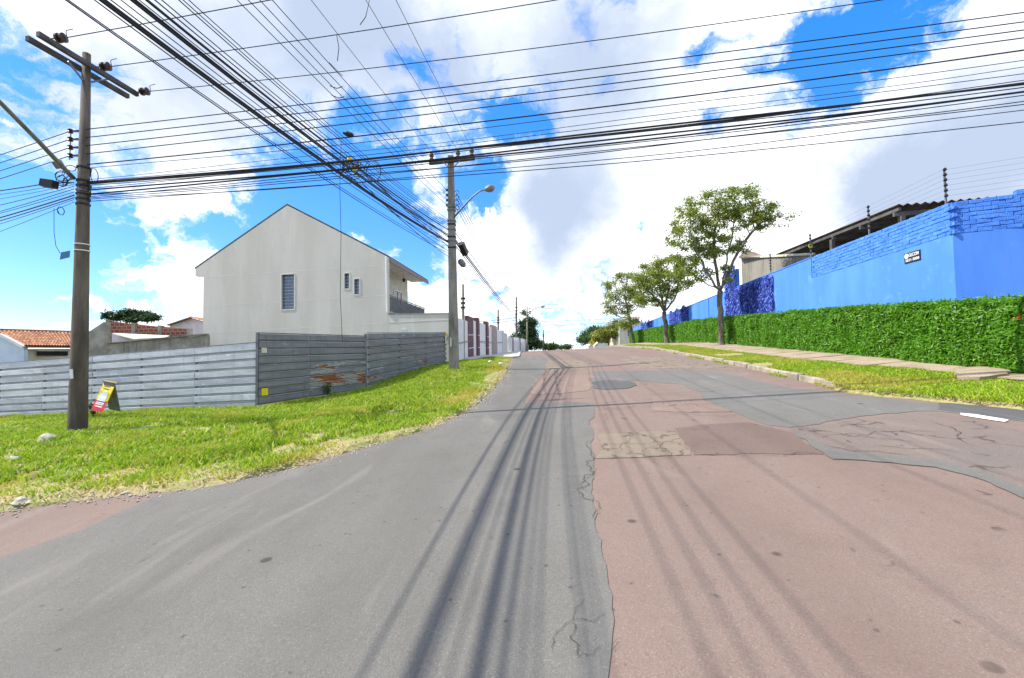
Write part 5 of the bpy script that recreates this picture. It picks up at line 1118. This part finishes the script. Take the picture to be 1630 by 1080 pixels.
# longer shoots standing out of the top
n = 2600; ys = 5.0 + 40 * rgx.uniform(0, 1, n) ** 1.6; C = np.c_[HO + T * ys + rgx.uniform(0, HW, n), ys, Hn(HO + T * ys, ys) + .1 + HH + rgx.uniform(.0, .11, n) ** 1.0]
V = leaves(C, np.tile(np.array([-.7, -.5, .2]), (n, 1)), np.full(n, .11), np.full(n, .035), rgx, .8); o = link('shoots', np_mesh('shoots', V, np.arange(len(V)).reshape(-1, 4), 4), M_hedge, hg); tag(o, kind='stuff')
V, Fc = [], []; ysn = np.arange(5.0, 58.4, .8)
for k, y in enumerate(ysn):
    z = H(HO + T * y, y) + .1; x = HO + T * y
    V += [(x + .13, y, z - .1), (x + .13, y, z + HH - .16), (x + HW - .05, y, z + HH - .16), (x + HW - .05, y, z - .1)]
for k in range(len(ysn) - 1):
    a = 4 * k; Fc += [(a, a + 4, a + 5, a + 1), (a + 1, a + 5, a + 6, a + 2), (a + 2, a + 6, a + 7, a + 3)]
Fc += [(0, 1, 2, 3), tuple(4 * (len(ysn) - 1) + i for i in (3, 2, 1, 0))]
link('shade_core', np_mesh('shade_core', V, Fc, 4), M_hcore, hg)  # solid box behind the leaves, coloured dark so gaps read as shaded
s = NT('orange_flower', .6); s.color((.75, .10, .03)); M_flower = s.m
fp = at(1626, 505, 8.5); fo = thing('flower_cluster', fp, 'small orange red flower cluster on the hedge at the right edge', 'flowers')
V = leaves(np.array(fp)[None] + rgx.normal(0, .035, (40, 3)), np.tile([-.7, -.5, .4], (40, 1)), np.full(40, .05), np.full(40, .03), rgx); link('petals', np_mesh('petals', V, np.arange(len(V)).reshape(-1, 4), 4), M_flower, fo)

# ------------------------------------------------------------------ trees
def grow_tree(name, base, trunk_top, lobes, n_attr, n_leaf, leaf, mat, label, group, seed, r_trunk, step=.38, bark=None, infl=2.4, leaf_spread=.26, jit=.1, arms=()):
    rgx = np.random.default_rng(seed); base = np.array(base, float); tt = np.array(trunk_top, float); root = thing(name, base, label, 'tree', group)
    w = np.array([l[6] if len(l) > 6 else l[3] * l[4] * l[5] for l in lobes]); w = w / w.sum(); at_ = []
    for l, k in zip(lobes, (w * n_attr).astype(int)):
        d = rgx.normal(0, 1, (k, 3)); d /= np.linalg.norm(d, axis=1)[:, None]; rr = rgx.uniform(.12, 1, k) ** .45
        at_.append(np.array(l[:3]) + d * rr[:, None] * np.array(l[3:6]))
    att = np.concatenate(at_); alive = np.ones(len(att), bool)
    ns = max(3, int(np.linalg.norm(tt - base) / step)); nodes = [base + (tt - base) * k / ns + (rgx.normal(0, .025, 3) * (k > 0)) for k in range(ns + 1)]; par = [-1] + list(range(ns))
    for arm_ in arms:
        pi = ns; prev = np.array(nodes[ns])
        for q in arm_:
            q = np.array(q); kk = max(1, int(np.linalg.norm(q - prev) / step))
            for z_ in range(kk): nodes.append(prev + (q - prev) * (z_ + 1) / kk + rgx.normal(0, .03, 3)); par.append(pi); pi = len(nodes) - 1
            prev = q
    for it in range(120):
        if not alive.any(): break
        Nn = np.array(nodes); A = att[alive]; d = np.linalg.norm(A[:, None] - Nn[None, ns:], axis=2) if len(Nn) > ns else None
        ni = d.argmin(1) + ns; dm = d.min(1); new = 0; dirs = {}
        for a, i, q in zip(A, ni, dm):
            if q > 60: continue
            dirs.setdefault(int(i), []).append((a - Nn[i]) / max(q, 1e-6))
        for i, ds in dirs.items():
            v = np.mean(ds, 0) + rgx.normal(0, jit, 3); L = np.linalg.norm(v)
            if L < .12: v = ds[0]; L = 1
            nodes.append(Nn[i] + v / L * step); par.append(i); new += 1
        Nn = np.array(nodes); dk = np.linalg.norm(att[:, None] - Nn[None, ns:], axis=2).min(1); alive &= dk > step * 1.15
        if len(nodes) > 4200: break
    Nn = np.array(nodes); m = len(Nn); cnt = np.zeros(m); kids = [[] for _ in range(m)]
    for i in range(m - 1, 0, -1):
        kids[par[i]].append(i)
    r2 = np.zeros(m)
    for i in range(m - 1, -1, -1):
        r2[i] = max(.0001, sum(r2[k] for k in kids[i])) if kids[i] else .0001
    rad = np.sqrt(r2); rad = rad / rad[0]; rad = np.maximum(r_trunk * rad ** 1.0, .009)
    for i in range(ns + 1): rad[i] = max(rad[i], r_trunk * (1 - .3 * i / ns)) * (1.25 if i == 0 else 1)
    trunk, limb = MB(), MB(); trunk.tube([Nn[0] - np.array([0, 0, .3])] + [Nn[i] for i in range(ns + 1)], [rad[0]] + list(rad[:ns + 1]), 10)
    # limbs as chains
    done = set(range(ns + 1))
    for i in range(ns + 1, m):
        if i in done: continue
        ch = [par[i], i]; done.add(i)
        while kids[ch[-1]]:
            nx = max(kids[ch[-1]], key=lambda q: rad[q]); 
            if nx in done: break
            ch.append(nx); done.add(nx)
        limb.tube([Nn[q] for q in ch], [rad[ch[1]]] + [rad[q] for q in ch[1:]], 6 if rad[ch[1]] > .03 else 4, False)
    bm_ = bark or M_bark; to = trunk.build('trunk', bm_, root, True); limb.build('limbs', bm_, root, True)
    lim = max(r_trunk * .13 + .010, float(np.quantile(rad[ns + 1:], .7))); tips = np.array([i for i in range(ns + 1, m) if rad[i] <= lim])
    # leaves in sprays round the twigs; uneven density leaves gaps
    wt_ = rgx.gamma(1.2, 1, len(tips)); wt_ /= wt_.sum(); pick_ = rgx.choice(tips, n_leaf, p=wt_); C = Nn[pick_] + rgx.normal(0, leaf_spread, (n_leaf, 3)) * np.array([1, 1, .6])
    cen = att.mean(0); nv = (C - cen); nv /= np.linalg.norm(nv, axis=1)[:, None] + 1e-6; nv = nv * .5 + np.array([0, 0, .6])
    V = leaves(C, nv, np.full(n_leaf, leaf), np.full(n_leaf, leaf * .5), rgx, .7); o = link('crown', np_mesh('crown', V, np.arange(len(V)).reshape(-1, 4), 4), mat, root); tag(o, kind='stuff'); return root
def lobes_px(lst, Y, depth=1.0):
    out = []
    for (px, py, rx, ry) in lst:
        c = at(px, py, Y + random.uniform(-.8, .8)); k = Y / F; out.append((c.x, c.y, c.z, rx * k, rx * k * depth, ry * k))
    return out
def tree_px(name, bx, by, tx, ty, Y, lb, na, nl, leaf, mat, label, grp, seed, rt, **k):
    b = at(bx, by, Y); b.z = min(b.z, H(b.x, b.y) + .12); b.z = H(b.x, b.y) + .1; t = at(tx, ty, Y); k['arms'] = [[at(ax2, ay2, Y + dd) for ax2, ay2, dd in A2] for A2 in k.pop('arms', [])]; return grow_tree(name, b, t, lobes_px(lb, Y, k.pop('depth', .9)), na, nl, leaf, mat, label, grp, seed, rt, **k)
G = 'street trees along the hedge'
tree_px('street_tree', 1149, 549, 1146, 464, 23.3, [(1120,340,48,34),(1165,325,48,30),(1200,345,42,24),(1240,352,26,12),(1095,385,36,40),(1135,385,34,34),(1175,395,24,18),(1085,435,26,22),(1110,430,24,22),(1160,440,16,14)], 950, 17000, .135, M_tree, 'nearest and largest street tree with a wide open crown by the blue wall', G, 4, .14, step=.33, leaf_spread=.15, arms=[[(1128,440,-.2),(1112,405,-.5),(1098,370,-.6)],[(1140,430,.3),(1136,395,.6),(1140,350,.5)],[(1158,440,0),(1172,405,-.3),(1192,372,-.4),(1215,352,-.3)],[(1155,425,.8),(1165,380,1.2),(1170,340,1.0)],[(1120,450,.6),(1095,430,1.0)]])
tree_px('street_tree', 1061, 521, 1058, 497, 35.5, [(1060,425,38,20),(1040,445,34,22),(1075,455,24,24),(1025,455,22,18),(1045,475,28,14),(1085,440,18,14),(1020,478,14,12)], 620, 11000, .165, M_tree, 'second street tree with forked limbs against the blue wall', G, 9, .17, leaf_spread=.20, arms=[[(1046,478,0),(1030,462,-.5),(1022,452,-.4)],[(1062,475,.4),(1066,445,.8)],[(1052,470,-.5),(1048,440,-.6)],[(1074,475,0),(1080,450,.4)]])
tree_px('street_tree', 1009, 548, 1003, 512, 50, [(1000,450,28,18),(980,465,24,20),(1005,480,24,22),(978,495,18,20),(995,510,22,14),(1020,470,14,22)], 380, 7000, .22, M_tree, 'third street tree at the far end of the hedge', G, 14, .15, step=.5, leaf_spread=.28)
tree_px('round_tree', 986, 556, 982, 540, 68, [(978,528,24,13),(990,524,18,11),(966,532,14,10)], 200, 4500, .32, M_round, 'right one of two low rounded brownish trees at the crest', 'low trees at the crest', 17, .2, step=.6, leaf_spread=.4)
tree_px('round_tree', 971, 557, 969, 545, 74, [(960,536,18,11),(970,531,14,10)], 140, 3200, .34, M_round, 'left one of two low rounded brownish trees at the crest', 'low trees at the crest', 18, .2, step=.6, leaf_spread=.4)
tree_px('leafy_tree', 946, 557, 946, 548, 86, [(950,530,20,12),(935,540,16,9),(958,538,14,10)], 160, 4200, .42, M_dkgreen, 'dark green tree behind the yellow road sign at the crest', None, 19, .25, step=.7, leaf_spread=.5)
tree_px('conifer', 838, 557, 838, 545, 78, [(838,502,7,10),(840,516,12,12),(838,530,15,12),(840,545,19,12),(843,552,20,6)], 260, 8000, .42, M_pine, 'dark conifer behind the pale lamp pole on the left side of the street', None, 23, .3, step=.7, leaf_spread=.5)
tree_px('shrub', 868, 558, 868, 556, 92, [(862,551,9,6),(874,552,9,5)], 90, 2200, .4, M_dkgreen, 'green shrub right of the conifer', 'shrubs near the crest', 25, .1, step=.7, leaf_spread=.5)
tree_px('shrub', 893, 558, 893, 556, 104, [(888,553,7,4),(899,554,7,3)], 60, 1400, .4, M_dkgreen, 'small dark shrub at the crest right of the shortest pole', 'shrubs near the crest', 26, .1, step=.7, leaf_spread=.5)
ar_b = at(214, 560, 52); 
tree_px('araucaria', 214, 575, 214, 520, 52, [(185,504,14,5),(206,500,16,6),(222,501,16,6),(240,506,14,6),(215,510,14,5),(170,508,6,4)], 200, 9000, .30, M_pine, 'flat topped dark tree rising behind the red brick wall', None, 29, .3, step=.6, leaf_spread=.30)
# weeds at the foot of the hoarding
for i, (px, py, Y, lab) in enumerate(((149, 655, 13.6, 'leafy weed at the foot of the light hoarding beside the left pole'), (522, 628, 15.5, 'leafy weed at the foot of the gate leaf'))):
    p = at(px, py, Y); p.z = H(p.x, p.y) + .05; wd = thing('weed', p, lab, 'weed'); m = MB(); C = []
    for k in range(6):
        a = random.uniform(0, 6.28); t = p + Vector((math.cos(a) * .14, math.sin(a) * .10, random.uniform(.25, .5))); m.tube([p, p.lerp(t, .5) + Vector((0, 0, .06)), t], .006, 4)
        for q in range(9): C.append(p.lerp(t, .3 + .7 * q / 8) + Vector((random.uniform(-.06, .06), random.uniform(-.06, .06), .02)))
    m.build('stems', M_dkgreen, wd); C = np.array(C); V = leaves(C, np.tile([-.3, -.6, .6], (len(C), 1)), np.full(len(C), .12), np.full(len(C), .055), rgx); link('leaves', np_mesh('leaves', V, np.arange(len(V)).reshape(-1, 4), 4), M_dkgreen, wd)

# ------------------------------------------------------------------ far up the street
wh = thing('white_house', at(965, 557, 82), 'small white gabled building at the crest behind the low trees', 'house')
P_ = [at(946, 560, 82), at(946, 553, 82), at(965, 536, 82), at(986, 546, 82), at(986, 560, 82)]; link('wall', poly_slab(P_, Vector((0, 8, 0))), M_white, wh)
for a, b in ((P_[1], P_[2]), (P_[2], P_[3])):
    a, b = a + Vector((0, 0, .12)), b + Vector((0, 0, .12)); MB().hexa([a + Vector((0, -.3, 0)), b + Vector((0, -.3, 0)), b + Vector((0, 8.3, 0)), a + Vector((0, 8.3, 0)), a + Vector((0, -.3, .2)), b + Vector((0, -.3, .2)), b + Vector((0, 8.3, .2)), a + Vector((0, 8.3, .2))]).build('roof', M_cream, wh)
MB().box(at(974, 553, 81.9), (1.0, .1, 2.0)).build('door', M_dark_in, wh)
bh = thing('beige_house', at(1010, 550, 66), 'beige house partly hidden behind the third street tree', 'house')
P_ = [at(986, 560, 66), at(986, 520, 66), at(1016, 512, 66), at(1040, 516, 66), at(1040, 560, 66)]; link('wall', poly_slab(P_, Vector((0, 7, 0))), M_cream, bh)
a, b = at(984, 519, 65.7), at(1017, 510, 65.7); c, d = at(1018, 505, 72), at(990, 510, 72)
MB().hexa([a, b, c, d] + [p + Vector((0, 0, .2)) for p in (a, b, c, d)]).build('roof', M_taupe, bh)
for px in (1002, 1012): 
    wv = MB().box(at(px, 530, 65.95), (.7, .08, 1.2)).build('window', M_white, bh); MB().box(at(px, 530, 65.9), (.55, .06, 1.0)).build('pane', M_glass, wv)
sgp = at(942, 557, 78); ys_ = thing('road_sign', sgp, 'yellow diamond warning sign at the crest of the road', 'road sign')
ctr = at(942, 545, 78); MB().tube([sgp - Vector((0, 0, .4)), ctr], .05, 6).build('post', M_steel, ys_)
MB().box(ctr + Vector((0, -.07, 0)), (.80, .04, .80), Matrix.Rotation(R(45), 3, 'Y')).build('plate', M_yellow, ys_); MB().box(ctr + Vector((0, -.1, 0)), (.12, .02, .5)).build('symbol', M_black, ys_)
MB().box(ctr + Vector((0, -.07, -.85)), (.6, .04, .4)).build('lower_plate', M_white, ys_)
